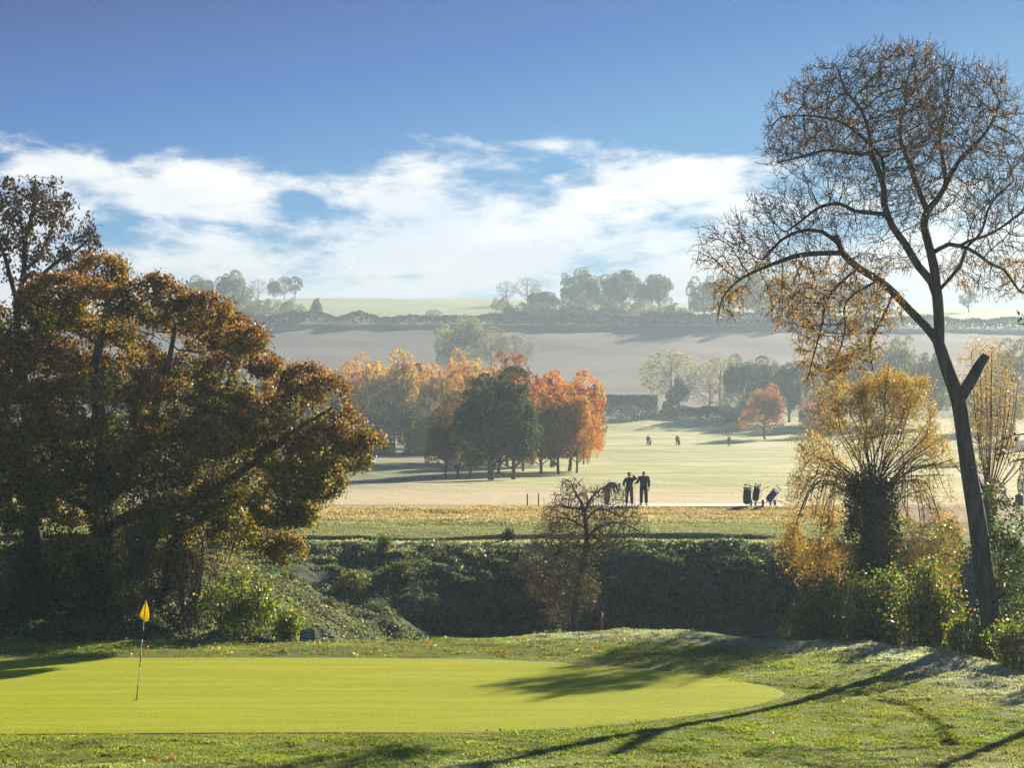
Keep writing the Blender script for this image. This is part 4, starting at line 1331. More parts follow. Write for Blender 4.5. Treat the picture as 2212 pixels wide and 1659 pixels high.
# ------------------------------------------------------------------ trees of the middle distance and the hill
M_LEAF_TINT = leaf_mat('tinted_leaf', 0.55, 0.6, 0.15, (1.9, 1.7, 1.0), obj_tint=True)
M_BARK_FAR = bark_mat('far_bark', (0.05, 0.042, 0.036), (0.10, 0.085, 0.07), 4)
PROTO = {}


def proto(key, seed, trunk=0.22, rx=0.42, cz=0.62, rz=0.40, nb=22, bs=0.16, cards=9000, card=0.024, cone=0.0, gap=0.40, limbs=True, tr=0.022, bare=False, hollow=0.62, shootsn=0):
    rng = np.random.default_rng(seed)
    s = Skel()
    top = cz + rz * 0.75
    wob = rng.normal(size=(4, 2)) * 0.015
    s.path([(0, 0, -0.03), (wob[0, 0], wob[0, 1], trunk), (wob[1, 0], wob[1, 1], cz), (wob[2, 0], wob[2, 1], top)], [tr * 1.25, tr, tr * .6, tr * .12], step=0.05)
    bl = []
    for i in range(nb):
        d = rand_dirs(1, rng)[0]
        q = rng.uniform(0.55, 1.02)
        if d[2] < 0:
            d = np.array([*(d[:2] / max(1e-6, np.hypot(*d[:2])) * np.hypot(*d[:2]) ** 0.5), d[2]])
        c = np.array([0, 0, cz]) + d * q * np.array([rx, rx, rz])
        wz = 1 - cone * np.clip((c[2] - (cz - rz)) / (2 * rz), 0, 1)
        c[:2] *= wz
        b = bs * rng.uniform(0.45, 1.2) * (0.6 + 0.4 * wz)
        bl.append((c, b))
        if limbs:
            zz = max(trunk * .8, c[2] - rng.uniform(.12, .3))
            a = s.nearest((0, 0, zz))
            m = 0.5 * s.P[a] + 0.5 * c + np.array([0, 0, -0.02])
            s.path([m, c], [tr * .38, tr * .22, tr * .06], a, 0.06)
    bl.append((np.array([0, 0, cz]), min(rx, rz) * 0.75))
    if bare:
        A = np.concatenate([ellipsoid_pts(1500, (0, 0, cz), (rx, rx, rz), rng, 0.2)])
        s.colonize(A, 0.028, 0.35, 0.036, 60, (0, 0, .1), rng, .25)
    Pn, par, rad, main = s.finish(0.0016 if bare else 0.0025, 2.3)
    tm = tubes(key + '_trunk', Pn, par, rad, main, (7, 3), 0.008)
    tm.materials.append(M_BARK_FAR)
    w = np.array([b[1] ** 2 for b in bl])
    w[-1] *= 0.5
    k = rng.choice(len(bl), cards * 2, p=w / w.sum())
    d = rand_dirs(cards * 2, rng)
    lo_ = d[:, 2] < 0
    hz_ = np.maximum(1e-6, np.hypot(d[:, 0], d[:, 1]))
    d[:, 0] = np.where(lo_, d[:, 0] / hz_ * hz_ ** 0.4, d[:, 0])
    d[:, 1] = np.where(lo_, d[:, 1] / hz_ * hz_ ** 0.4, d[:, 1])
    t = (hollow + (1 - hollow) * rng.random(cards * 2)) ** (1 / 2)
    c0 = np.array([b[0] for b in bl])[k]
    r0 = np.array([b[1] for b in bl])[k]
    C = c0 + d * (t * r0)[:, None]
    C = C[(fbm(C, 0.085, seed, 3) > gap) & (C[:, 2] > trunk * 0.55)][:cards]
    if bare:
        tw = np.nonzero(rad < 0.004)[0]
        i = rng.choice(tw, min(cards, 4000))
        C = Pn[i] + rng.normal(size=(len(i), 3)) * 0.012
    n = len(C)
    tint = 1 + 0.22 * rng.normal(size=(n, 1)) + 0.10 * rng.normal(size=(n, 3)) + 0.7 * (fbm(C, 0.12, seed + 3, 2)[:, None] - 0.5)
    tint[:, 1] *= 1 + 0.9 * (fbm(C, 0.22, seed + 9, 2) - 0.5)
    tint[:, 0] *= 1 + 0.35 * (fbm(C, 0.3, seed + 11, 2) - 0.5)
    cm = leaf_mesh(key + '_crown', C, card, rng, 0.7, np.concatenate([np.clip(tint, .25, 2), np.ones((n, 1))], 1), spread=1.0)
    cm.materials.append(M_LEAF_TINT)
    PROTO[key] = (tm, cm, float(np.percentile(np.hypot(C[:, 0], C[:, 1]), 96)))


proto('dome', 201, 0.20, 0.46, 0.60, 0.38, 44, 0.15, 17000, 0.026)
proto('broad', 202, 0.16, 0.50, 0.58, 0.40, 46, 0.14, 17000, 0.026, gap=0.44)
proto('ovate', 203, 0.18, 0.34, 0.58, 0.42, 42, 0.125, 16000, 0.024, cone=0.35, gap=0.40)
proto('spire', 204, 0.10, 0.28, 0.50, 0.50, 26, 0.11, 12000, 0.024, cone=0.75, gap=0.36)
proto('open', 205, 0.25, 0.42, 0.64, 0.34, 20, 0.11, 7000, 0.026, gap=0.48)
proto('bare', 206, 0.22, 0.38, 0.62, 0.38, 10, 0.1, 900, 0.02, bare=True, tr=0.016)
proto('thin', 207, 0.18, 0.42, 0.60, 0.40, 12, 0.1, 3800, 0.024, bare=True, tr=0.018)
proto('bushy', 208, 0.02, 0.62, 0.48, 0.52, 26, 0.22, 12000, 0.034, gap=0.36, limbs=False)
proto('broad2', 209, 0.17, 0.46, 0.58, 0.41, 44, 0.135, 17000, 0.026, gap=0.42)
proto('ovate2', 210, 0.20, 0.36, 0.60, 0.40, 36, 0.13, 15000, 0.026, cone=0.25, gap=0.43)

T_RNG = random.Random(77)


def plant(kind, u, vtop, w, col, label, Y=None, vbase=None, group=None, name='broadleaf_tree', cat='tree', gfix=None):
    """a tree whose top shows at (u, vtop), w frame-pixels wide; it stands on the ground at depth Y or where (u, vbase) meets it"""
    if Y is None:
        x, y, z = ground_at(u, vbase)
    else:
        y = Y
        x = (u - 1106) / F * Y
        z = h1(x, y)
    p = P(u, vtop, y)
    hgt = max(0.4, p[2] - z)
    tm, cm, half = PROTO[kind]
    sxy = px(w, y) / (2 * half)
    rt = root(name, (x, y, z - 0.02 * hgt), label, cat, group, rz=T_RNG.uniform(0, 6.28))
    rt.scale = (sxy, sxy, hgt)
    a = bpy.data.objects.new('trunk', tm)
    b = bpy.data.objects.new('crown', cm)
    for o in (a, b):
        COL.objects.link(o)
        o.parent = rt
    b.color = (col[0], col[1], col[2], 1)
    return rt


DK = (0.030, 0.045, 0.010)
OL = (0.085, 0.10, 0.03)
GD = (0.32, 0.225, 0.045)
GD2 = (0.36, 0.25, 0.035)
AM = (0.35, 0.20, 0.022)
OR = (0.34, 0.165, 0.022)
RD = (0.20, 0.075, 0.03)
PL = (0.20, 0.21, 0.09)
GR = (0.12, 0.13, 0.05)
# copse in the middle of the fairway
g1 = 'trees of the copse on the fairway'
plant('ovate', 1062, 783, 190, DK, 'dark green tree at the front of the copse, its tallest green crown', vbase=1037, group=g1)
plant('dome', 990, 872, 130, (0.10, 0.075, 0.025), 'lower olive brown tree at the left side of the copse', vbase=1033, group=g1)
plant('ovate2', 1108, 840, 130, (0.055, 0.065, 0.02), 'dark green tree tucked against the right side of the tallest green one', vbase=1036, group=g1)
plant('dome', 1168, 868, 125, AM, 'low amber tree between the dark green trees and the orange ones', vbase=1024, group=g1)
plant('broad', 1228, 806, 160, OR, 'big bright orange tree at the right side of the copse', vbase=1018, group=g1)
plant('ovate2', 1190, 796, 110, (0.30, 0.15, 0.024), 'tall orange tree with a thin pointed top in the copse', vbase=1010, group=g1)
plant('broad2', 1095, 766, 150, RD, 'red topped tree rising behind the dark green one', vbase=1008, group=g1)
plant('dome', 1262, 880, 70, AM, 'narrow golden tree at the right end of the copse', vbase=1003, group=g1)
plant('ovate', 1150, 800, 110, (0.26, 0.10, 0.015), 'russet tree deep inside the copse behind the amber one', vbase=1004, group=g1)
plant('broad', 1035, 790, 150, (0.30, 0.19, 0.05), 'golden brown tree behind the left half of the copse', vbase=1002, group=g1)
for j, (k, u, vt, w, c, Y, lab) in enumerate([('dome', 965, 905, 90, (0.12, 0.08, 0.03), 196, 'small brown tree at the left foot of the copse'), ('broad', 1015, 850, 120, DK, 206, 'dark tree behind the left shoulder of the copse front'),
        ('dome', 1075, 830, 120, DK, 214, 'dark tree in the heart of the copse'), ('broad2', 1130, 820, 120, (0.30, 0.13, 0.035), 222, 'rust tree in the heart of the copse'), ('ovate', 1205, 850, 90, (0.28, 0.12, 0.02), 212, 'slim orange tree before the big bright orange one'),
        ('dome', 1195, 815, 110, (0.28, 0.13, 0.022), 246, 'orange tree at the back right of the copse'), ('broad2', 1060, 800, 130, (0.30, 0.17, 0.05), 250, 'gold brown tree at the back of the copse'), ('dome', 985, 830, 110, (0.28, 0.17, 0.05), 255, 'gold brown tree at the back left of the copse'),
        ('dome', 1245, 845, 90, (0.32, 0.165, 0.024), 214, 'low golden orange tree under the big bright orange one')]):
    plant(k, u, vt, w, c, lab, Y=Y, group=g1)
# wood at the left
g2 = 'trees of the golden wood beyond the oak'
for j, (k, u, vt, w, c, Y, lab) in enumerate([
        ('broad', 752, 785, 110, GD, 318, 'yellow gold tree at the left end of the wood, next to the oak crown'), ('dome', 800, 778, 110, GD2, 330, 'dull gold tree second from the oak in the wood'),
        ('broad2', 852, 758, 130, (0.36, 0.25, 0.06), 325, 'tall pale gold tree topping the middle of the wood'), ('ovate2', 905, 766, 110, (0.36, 0.24, 0.06), 335, 'straw gold tree right of the tallest one in the wood'),
        ('broad', 955, 790, 120, (0.35, 0.22, 0.05), 318, 'warm gold tree touching the left of the copse crown'), ('dome', 1005, 770, 110, (0.36, 0.23, 0.055), 330, 'gold tree showing above the left shoulder of the copse'),
        ('broad2', 700, 800, 120, GD2, 335, 'gold tree mostly hidden behind the right edge of the oak'), ('bushy', 775, 868, 120, (0.10, 0.10, 0.04), 306, 'shaded low growth at the near left foot of the wood'),
        ('bushy', 850, 858, 130, (0.09, 0.09, 0.04), 308, 'shaded low growth at the middle of the wood edge'), ('bushy', 925, 862, 120, (0.08, 0.085, 0.04), 306, 'shaded low growth where the wood meets the copse'),
        ('dome', 640, 800, 130, GR, 330, 'grey green tree seen through the gap in the oak'), ('broad', 560, 790, 150, GR, 340, 'grey green tree far behind the oak boughs'), ('broad2', 430, 790, 170, GR, 340, 'grey tree far behind the middle of the oak'),
        ('dome', 250, 800, 170, GR, 340, 'grey tree far behind the oak trunk'), ('broad', 80, 800, 170, GR, 340, 'grey tree far behind the leaning tree')]):
    plant(k, u, vt, w, c, lab, Y=Y, group=g2)
# trees on the brown field
plant('broad2', 995, 684, 125, (0.17, 0.19, 0.06), 'round green tree alone on the brown field above the wood', Y=555)
plant('thin', 1062, 700, 80, (0.16, 0.13, 0.08), 'thin grey tree right beside the round green one on the field', Y=552)
plant('thin', 1112, 716, 90, (0.17, 0.14, 0.09), 'thin spreading grey tree behind the red top of the copse', Y=550)
# right middle distance
g3 = 'trees at the head of the fairway'
plant('thin', 1450, 750, 135, (0.24, 0.24, 0.12), 'pale thin crowned willow at the head of the fairway', Y=452, group=g3)
plant('spire', 1464, 810, 62, (0.05, 0.075, 0.045), 'dark conical evergreen before the pale willow', Y=446, group=g3, name='conifer_tree')
plant('bare', 1532, 818, 100, (0.3, 0.24, 0.2), 'whitish bare bush beside the dark evergreen', Y=444, group=g3, name='bare_bush', cat='bush')
plant('thin', 1557, 763, 100, (0.24, 0.24, 0.11), 'pale grey green tree right of the whitish bush', Y=462, group=g3)
plant('dome', 1605, 775, 90, (0.07, 0.09, 0.05), 'dark green tree left of and behind the round orange tree', Y=440, group=g3)
plant('ovate', 1655, 765, 90, (0.08, 0.10, 0.055), 'tall dark tree directly behind the round orange tree', Y=440, group=g3)
plant('bushy', 1590, 850, 70, (0.06, 0.08, 0.05), 'dark bushy growth at the left foot of the round orange tree', Y=412, group=g3, name='bush', cat='bush')
plant('dome', 1653, 838, 92, (0.27, 0.125, 0.045), 'round orange red tree standing alone on the far fairway', vbase=950, group=g3)
plant('ovate2', 1705, 772, 90, (0.07, 0.09, 0.05), 'dark tree right of the round orange one', Y=425, group=g3)
plant('dome', 1752, 868, 70, (0.22, 0.095, 0.045), 'small reddish tree at the left edge of the willow crown', Y=372, group=g3)
plant('broad', 1790, 760, 120, GR, 'grey tree behind the left of the willow crown', Y=420, group=g3)
plant('dome', 1870, 740, 130, GR, 'grey tree behind the middle of the willow crown', Y=430, group=g3)
plant('broad2', 1950, 730, 120, (0.11, 0.12, 0.06), 'grey tree behind the right of the willow crown', Y=420, group=g3)
plant('ovate', 2010, 745, 90, (0.09, 0.10, 0.05), 'grey tree close left of the tall dark trunk', Y=410, group=g3)
plant('open', 2118, 800, 120, (0.15, 0.13, 0.06), 'tree with a clear trunk right of the tall dark trunk', vbase=994, group=g3)
plant('open', 2152, 830, 90, (0.13, 0.12, 0.06), 'second clear trunked tree right of the tall dark trunk', vbase=997, group=g3)
plant('broad', 2190, 735, 130, GR, 'grey tree in the mist at the right edge', Y=400, group=g3)
plant('dome', 2290, 760, 150, GR, 'grey tree cut by the right edge of the picture', Y=360, group=g3)
for (u, Y, vt) in ((2060, 250, 700), (2420, 300, 640), (2330, 240, 700)):   # out of frame to the right: their long shadows reach the fairway
    plant('broad2', u + 420, vt, 140, GR, 'grey tree beyond the right edge that shades the fairway, %s' % {250: 'nearest', 300: 'farthest', 240: 'middle'}[Y], Y=Y, group=g3)
plant('open', 2740, 640, 330, GR, 'thin crowned tree past the ditch, beyond the right edge of the picture', Y=62)
plant('bushy', 2228, 985, 62, (0.05, 0.045, 0.035), 'dark conical shrub by the litter bin at the right edge', Y=112, name='shrub', cat='shrub')
# crest of the hill
g4 = 'trees along the crest of the hill'
HL = (0.045, 0.06, 0.03)
for (k, u, vt, w, c, Y, lab) in [
        ('open', 386, 598, 46, HL, 690, 'flat topped tree leftmost on the crest, beside the oak crown'), ('dome', 432, 600, 80, HL, 690, 'wide low tree second from the oak on the crest'),
        ('broad', 503, 586, 84, (0.06, 0.085, 0.04), 680, 'tallest dense dark tree of the left crest group'), ('bare', 556, 600, 44, HL, 795, 'bare tree right of the dense dark one on the left crest'),
        ('dome', 590, 605, 30, HL, 795, 'small round tree between two bare ones on the left crest'), ('thin', 613, 594, 36, HL, 795, 'tall thin tree on the left crest'),
        ('open', 635, 591, 40, HL, 795, 'rightmost thin tree of the left crest group'),
        ('bushy', 560, 640, 60, (0.09, 0.11, 0.05), 672, 'bush below the bare trees of the left crest'), ('bushy', 625, 645, 90, (0.10, 0.125, 0.055), 668, 'wide bush on the field edge below the left crest'),
        ('spire', 683, 640, 34, (0.09, 0.12, 0.055), 668, 'pointed tree at the right end of the bushes on the field edge'), ('bushy', 510, 655, 90, (0.08, 0.10, 0.05), 668, 'bush under the dense dark tree of the left crest'),
        ('bare', 1094, 603, 46, HL, 745, 'bare tree leftmost of the right crest group'), ('bare', 1140, 595, 60, (0.09, 0.07, 0.05), 745, 'spreading bare tree second on the right crest'),
        ('dome', 1172, 628, 74, (0.14, 0.095, 0.07), 700, 'low round brownish tree of the right crest group'), ('broad2', 1252, 580, 94, HL, 720, 'broad crowned dark tree on the right crest'),
        ('broad', 1305, 596, 74, HL, 715, 'dark tree in the middle of the right crest group'), ('ovate2', 1347, 576, 78, (0.075, 0.09, 0.05), 720, 'tallest tree of the right crest group'),
        ('dome', 1392, 610, 50, HL, 715, 'small dark tree between two tall ones on the right crest'), ('ovate2', 1424, 585, 64, (0.07, 0.095, 0.05), 720, 'tall dark tree at the right end of that crest group'),
        ('bushy', 1085, 640, 50, (0.10, 0.11, 0.06), 690, 'bush under the bare tree of the right crest'), ('bushy', 1130, 652, 90, HL, 680, 'dark bush left in the belt below the right crest'), ('bushy', 1215, 645, 110, HL, 678, 'dark bush below the broad crowned tree'),
        ('bushy', 1300, 643, 120, HL, 678, 'dark bush in the middle of the belt below the crest'), ('bushy', 1385, 648, 110, (0.11, 0.11, 0.06), 676, 'lighter bush in the belt below the crest'), ('bushy', 1455, 655, 80, HL, 676, 'dark bush at the right end of the belt below the crest'),
        ('broad', 1520, 598, 76, HL, 690, 'tree just right of the gap in the crest line'), ('dome', 1575, 590, 90, HL, 685, 'tree behind the left tips of the tall tree'), ('broad2', 1640, 578, 100, HL, 690, 'tree behind the lower left limb of the tall tree'),
        ('broad', 1710, 590, 100, HL, 690, 'tree behind the hanging twigs of the tall tree'), ('dome', 1790, 600, 110, HL, 690, 'tree behind the main left limb of the tall tree'), ('dome', 1870, 610, 100, HL, 690, 'tree behind the fork of the tall tree'),
        ('open', 2096, 622, 50, HL, 760, 'small lone tree on the skyline right of the tall trunk'),
        ('thin', 936, 668, 36, HL, 672, 'small bare bush sticking out of the field hedge')]:
    plant(k, u, vt, w, c, lab, Y=Y, group=g4)


def hedge(name, pts, hgt, wid, col, label, n, card, seed, lumpy=0.4):
    """hedge of leaf clumps along ground points"""
    rng = np.random.default_rng(seed)
    pts = np.array(pts, float)
    seg = np.linalg.norm(np.diff(pts, axis=0), axis=1)
    cum = np.concatenate([[0], np.cumsum(seg)])
    t = rng.random(n) * cum[-1]
    x = np.interp(t, cum, pts[:, 0])
    y = np.interp(t, cum, pts[:, 1])
    loc = np.array([pts[0, 0], pts[0, 1], h1(pts[0, 0], pts[0, 1])])
    hh = hgt * (1 - lumpy + lumpy * 1.8 * fbm(np.stack([t, t * 0], 1), hgt * 2.2, seed, 3))
    a = rng.uniform(0, math.pi, n)
    rr = np.sqrt(0.6 + 0.4 * rng.random(n))
    C = np.stack([x + rng.normal(0, .1, n), y - np.cos(a) * rr * wid * .5, H(x, y) + np.sin(a) ** 0.7 * rr * hh], 1)
    k = fbm(C, hgt * .35, seed + 5, 2) > 0.22
    C = C[k]
    tint = 1 + 0.25 * rng.normal(size=(len(C), 1)) + 0.1 * rng.normal(size=(len(C), 3))
    cols = np.concatenate([np.clip(np.array(col) * tint, .004, 1), np.ones((len(C), 1))], 1)
    rt = root(name, loc, label, 'hedge')
    link('foliage', leaf_mesh(name + '_foliage', C - loc, card, rng, 0.7, cols), M_LEAF_FAR, rt)
    s = Skel()
    for q in range(0, int(cum[-1] / (hgt * .8))):
        tt = q * hgt * .8
        bx, by = np.interp(tt, cum, pts[:, 0]), np.interp(tt, cum, pts[:, 1])
        bz = h1(bx, by)
        s.path([(bx, by, bz - .1), (bx + rng.normal() * .2, by, bz + hgt * .7)], [0.08, 0.03], step=1.0)
    Pn, par, rad, main = s.finish(0.01)
    link('stems', tubes(name + '_stems', Pn - loc, par, rad, main, (5, 3), .05), M_BARK_FAR, rt)['kind'] = 'stuff'
    return rt


def gx(u, Y):
    return ((u - 1106) / F * Y, Y)


hedge('field_hedge', [gx(480, 657), gx(620, 656.5), gx(760, 656.5), gx(900, 656), gx(1060, 656)], 3.4, 3.2, (0.06, 0.07, 0.04), 'ragged dark hedge between the brown field and the green field at left', 9000, 0.75, 301, 0.6)
hedge('field_hedge', [gx(1062, 656.5), gx(1300, 656.5), gx(1500, 656)], 4.2, 3.4, (0.06, 0.07, 0.04), 'dark hedge along the brown field under the right crest trees', 8000, 0.8, 302, 0.5)
hedge('field_hedge', [gx(1502, 656.5), gx(1850, 656.5), gx(2330, 656)], 4.0, 3.4, (0.06, 0.07, 0.04), 'dark hedge high behind the tall tree, below the skyline', 11000, 0.8, 303, 0.5)
hedge('clipped_hedge', [gx(1262, 431), gx(1350, 430), gx(1420, 429)], 5.2, 3.0, (0.045, 0.06, 0.035), 'dark clipped hedge at the far end of the fairway, left of the evergreen', 9000, 0.42, 304, 0.05)
hedge('scrub_hedge', [gx(1425, 430), gx(1520, 428), gx(1600, 425)], 2.6, 3.0, (0.09, 0.10, 0.05), 'low scrubby hedge continuing right from the clipped one', 5000, 0.45, 305, 0.5)
# ------------------------------------------------------------------ people
DG = None


def skin(name, nodes, edges, mat, parent, sub=2):
    """nodes: list of (x, y, z, rx[, ry]); a surface grown round them by the skin modifier, then fixed as a mesh"""
    me = bpy.data.meshes.new(name)
    me.from_pydata([n[:3] for n in nodes], edges, [])
    o = bpy.data.objects.new(name, me)
    COL.objects.link(o)
    m = o.modifiers.new('skin', 'SKIN')
    m.use_smooth_shade = True
    if not me.skin_vertices:
        o.data.update()
    for i, n in enumerate(nodes):
        sv = me.skin_vertices[0].data[i]
        sv.radius = (n[3], n[4] if len(n) > 4 else n[3])
        sv.use_root = (i == 0)
    s_ = o.modifiers.new('sub', 'SUBSURF')
    s_.levels = s_.render_levels = sub
    dg = bpy.context.evaluated_depsgraph_get()
    dg.update()
    new = bpy.data.meshes.new_from_object(o.evaluated_get(dg))
    o.modifiers.clear()
    o.data = new
    bpy.data.meshes.remove(me)
    new.name = name
    new.materials.clear()
    new.materials.append(mat)
    if parent:
        o.parent = parent
    return o


def chain(nodes, edges, pts, start=None):
    prev = start
    ids = []
    for p in pts:
        nodes.append(tuple(p))
        i = len(nodes) - 1
        if prev is not None:
            edges.append((prev, i))
        prev = i
        ids.append(i)
    return ids


def person(loc, rz, label, arms, legs, jacket, trousers, hat, lean=None, s=1.0, group=None, head_turn=0.0, hair=None):
    """figure facing +Y before rotation; arms/legs are joint lists for (left, right); lean: torso joints override"""
    rt = root('person', loc, label, 'person', group, rz, s)
    pel = (0, 0, 0.95)
    tor = lean or [(0, 0.0, 1.10), (0, 0.0, 1.26), (0, 0.0, 1.40), (0, 0.01, 1.50), (0, 0.02, 1.57), (0, 0.03, 1.66), (0, 0.03, 1.74)]
    nd, ed = [], []
    chain(nd, ed, [pel + (0.15, 0.11)])
    t = chain(nd, ed, [tor[0] + (0.14, 0.105), tor[1] + (0.15, 0.11), tor[2] + (0.13, 0.10), tor[3] + (0.06, 0.06), tor[4] + (0.062, 0.07), tor[5] + (0.092, 0.11), tor[6] + (0.07, 0.085)], 0)
    # face: nose and ears
    fx, fy = math.sin(head_turn), math.cos(head_turn)
    hx, hy, hz_ = tor[5]
    chain(nd, ed, [(hx + fx * .10, hy + fy * .105, hz_ - 0.02, 0.014)], t[5])
    for sg in (-1, 1):
        chain(nd, ed, [(hx + sg * fy * .085, hy - sg * fx * .085, hz_ - .01, 0.016, 0.02)], t[5])
    jn, je = [], []
    chain(jn, je, [pel[:2] + (0.88, 0.205, 0.15)])
    jt = chain(jn, je, [tor[0] + (0.20, 0.145), tor[1] + (0.215, 0.15), tor[2] + (0.19, 0.13), tor[3] + (0.075, 0.075)], 0)
    for (sh, elb, wr, hd_) in arms:
        a = chain(nd, ed, [sh + (0.055,), elb + (0.042,), wr + (0.028,)], t[2])
        w, h_ = np.array(wr), np.array(hd_)
        d = unit((h_ - w)[None])[0]
        sd_ = unit(np.cross(d, [0.3, 0.2, 1.0])[None])[0]
        palm = w + d * 0.07
        pi_ = chain(nd, ed, [tuple(palm) + (0.036, 0.02)], a[-1])[0]
        cur = unit((d + np.cross(d, sd_) * 0.9)[None])[0]
        for q, ln in zip((-0.028, -0.009, 0.01, 0.028), (0.062, 0.075, 0.07, 0.055)):
            b0 = palm + d * 0.045 + sd_ * q
            chain(nd, ed, [tuple(b0) + (0.0095,), tuple(b0 + d * ln * .4 + cur * ln * .1) + (0.009,), tuple(b0 + d * ln * .4 + cur * ln * .7) + (0.0075,)], pi_)
        th = palm - d * 0.01 + sd_ * 0.045
        chain(nd, ed, [tuple(th) + (0.011,), tuple(th + d * 0.035 + sd_ * .015) + (0.009,)], pi_)
        wj = np.array(elb) + (w - np.array(elb)) * 0.93
        chain(jn, je, [sh + (0.10,), elb + (0.078,), tuple(wj) + (0.058,)], jt[2])
    tn, te = [], []
    chain(tn, te, [pel + (0.165, 0.13)])
    for (hip, kn, an, toe) in legs:
        a = chain(nd, ed, [hip + (0.085,), kn + (0.058,), an + (0.042,)], 0)
        chain(nd, ed, [(an[0], an[1], 0.045, 0.04), toe + (0.032,)], a[-1])
        an2 = (an[0], an[1], max(0.07, an[2]))
        chain(tn, te, [hip + (0.125,), kn + (0.098,), an2 + (0.09,)], 0)
    skin('body', nd, ed, M_SKIN, rt)
    skin('jacket', jn, je, jacket, rt)
    skin('trousers', tn, te, trousers, rt)
    for (hip, kn, an, toe) in legs:
        v = np.array(toe) - np.array([an[0], an[1], toe[2]])
        d = unit(v[None])[0]
        q = np.array([an[0], an[1], 0.05])
        skin('shoe', [tuple(q - d * .05) + (0.045, 0.04), tuple(q + d * .06) + (0.05, 0.045), tuple(np.array(toe)[:2]) + (0.035, 0.045, 0.03)], [(0, 1), (1, 2)], M_SHOE, rt)
    # cap or hair: shell over the upper head
    hc = np.array(tor[5])
    up_ = unit((np.array(tor[6]) - np.array(tor[5]))[None])[0]
    if hat is not None:
        n2 = [tuple(hc + up_ * .02) + (0.10, 0.118), tuple(hc + up_ * .07) + (0.094, 0.11), tuple(hc + up_ * .11) + (0.06, 0.07)]
        skin('cap', n2 + [tuple(hc + up_ * .035 + np.array([fx, fy, 0]) * .14) + (0.06, 0.012)], [(0, 1), (1, 2), (0, 3)], hat, rt)
    if hair is not None:
        skin('hair', [tuple(hc + up_ * .02 - np.array([fx, fy, 0]) * .02) + (0.10, 0.112), tuple(hc + up_ * .085 - np.array([fx, fy, 0]) * .01) + (0.08, 0.09)], [(0, 1)], hair, rt)
    return rt


M_SKIN = plain_mat('skin', (0.42, 0.26, 0.19), 0.5)
M_SHOE = plain_mat('shoe', (0.05, 0.045, 0.04), 0.5)
M_NAVY = plain_mat('navy_cloth', (0.016, 0.022, 0.045), 0.85)
M_BLACK = plain_mat('black_cloth', (0.014, 0.014, 0.018), 0.85)
M_BLUE = plain_mat('blue_cloth', (0.022, 0.05, 0.21), 0.8)
M_MAROON = plain_mat('dark_maroon_cloth', (0.03, 0.014, 0.017), 0.85)
M_GREYC = plain_mat('grey_cloth', (0.12, 0.12, 0.13), 0.85)
M_PURPLE = plain_mat('purple_cloth', (0.12, 0.06, 0.16), 0.85)
M_HAIR = plain_mat('grey_hair', (0.40, 0.38, 0.36), 0.7)
M_STEEL = plain_mat('steel', (0.42, 0.42, 0.43), 0.3, 0.9)
M_RUBBER = plain_mat('rubber', (0.02, 0.02, 0.02), 0.7)
M_BAG = plain_mat('bag_nylon', (0.02, 0.023, 0.03), 0.6)
M_BAGB = plain_mat('blue_bag_nylon', (0.02, 0.04, 0.10), 0.6)


def ground_pt(u, v, lo=95, hi=500):
    x, y, z = ground_at(u, v, lo, hi)
    return np.array([x, y, z])


STAND = [((-0.10, 0, 0.90), (-0.135, 0.01, 0.50), (-0.15, -0.02, 0.09), (-0.19, 0.16, 0.03)), ((0.10, 0, 0.90), (0.13, 0.01, 0.50), (0.14, -0.02, 0.09), (0.18, 0.16, 0.03))]


def tee_pt(u, Y):
    x = (u - 1106) / F * Y
    return (x, Y, h1(x, Y) + 0.05)


g5 = 'golfers on the near tee'
# man shading his eyes
person(tee_pt(1359, 106.6), R(4), 'golfer in dark navy with one arm raised to shade his eyes', [((-0.21, 0, 1.41), (-0.31, 0.02, 1.14), (-0.27, 0.12, 1.06), (-0.22, 0.2, 1.10)), ((0.21, 0, 1.42), (0.40, 0.07, 1.44), (0.19, 0.11, 1.63), (0.09, 0.14, 1.69))],
       STAND, M_NAVY, M_NAVY, M_NAVY, group=g5, s=1.0)
person(tee_pt(1390, 107.0), R(-8), 'white haired golfer in dark clothes leaning a hand on a club', [((-0.21, 0, 1.43), (-0.33, 0.03, 1.15), (-0.41, 0.20, 1.17), (-0.46, 0.27, 1.16)), ((0.22, 0, 1.43), (0.28, -0.02, 1.15), (0.26, 0.05, 0.90), (0.25, 0.08, 0.82))],
       [((-0.10, 0, 0.92), (-0.12, 0.01, 0.50), (-0.13, -0.02, 0.09), (-0.22, 0.13, 0.03)), ((0.10, 0, 0.92), (0.12, 0.01, 0.50), (0.14, -0.02, 0.09), (0.19, 0.15, 0.03))], M_MAROON, M_BLACK, None, group=g5, s=1.05, hair=M_HAIR)
person(tee_pt(1311, 107.4), R(-62), 'golfer in a blue top bending down behind the hawthorn', [((-0.19, 0.40, 1.12), (-0.2, 0.55, 0.86), (-0.14, 0.62, 0.62), (-0.12, 0.65, 0.54)), ((0.19, 0.40, 1.12), (0.2, 0.55, 0.86), (0.1, 0.64, 0.62), (0.06, 0.68, 0.54))],
       STAND, M_BLUE, M_GREYC, M_NAVY, lean=[(0, 0.12, 1.08), (0, 0.26, 1.15), (0, 0.40, 1.18), (0, 0.52, 1.15), (0, 0.58, 1.13), (0, 0.66, 1.09), (0, 0.73, 1.06)], group=g5, s=1.0)


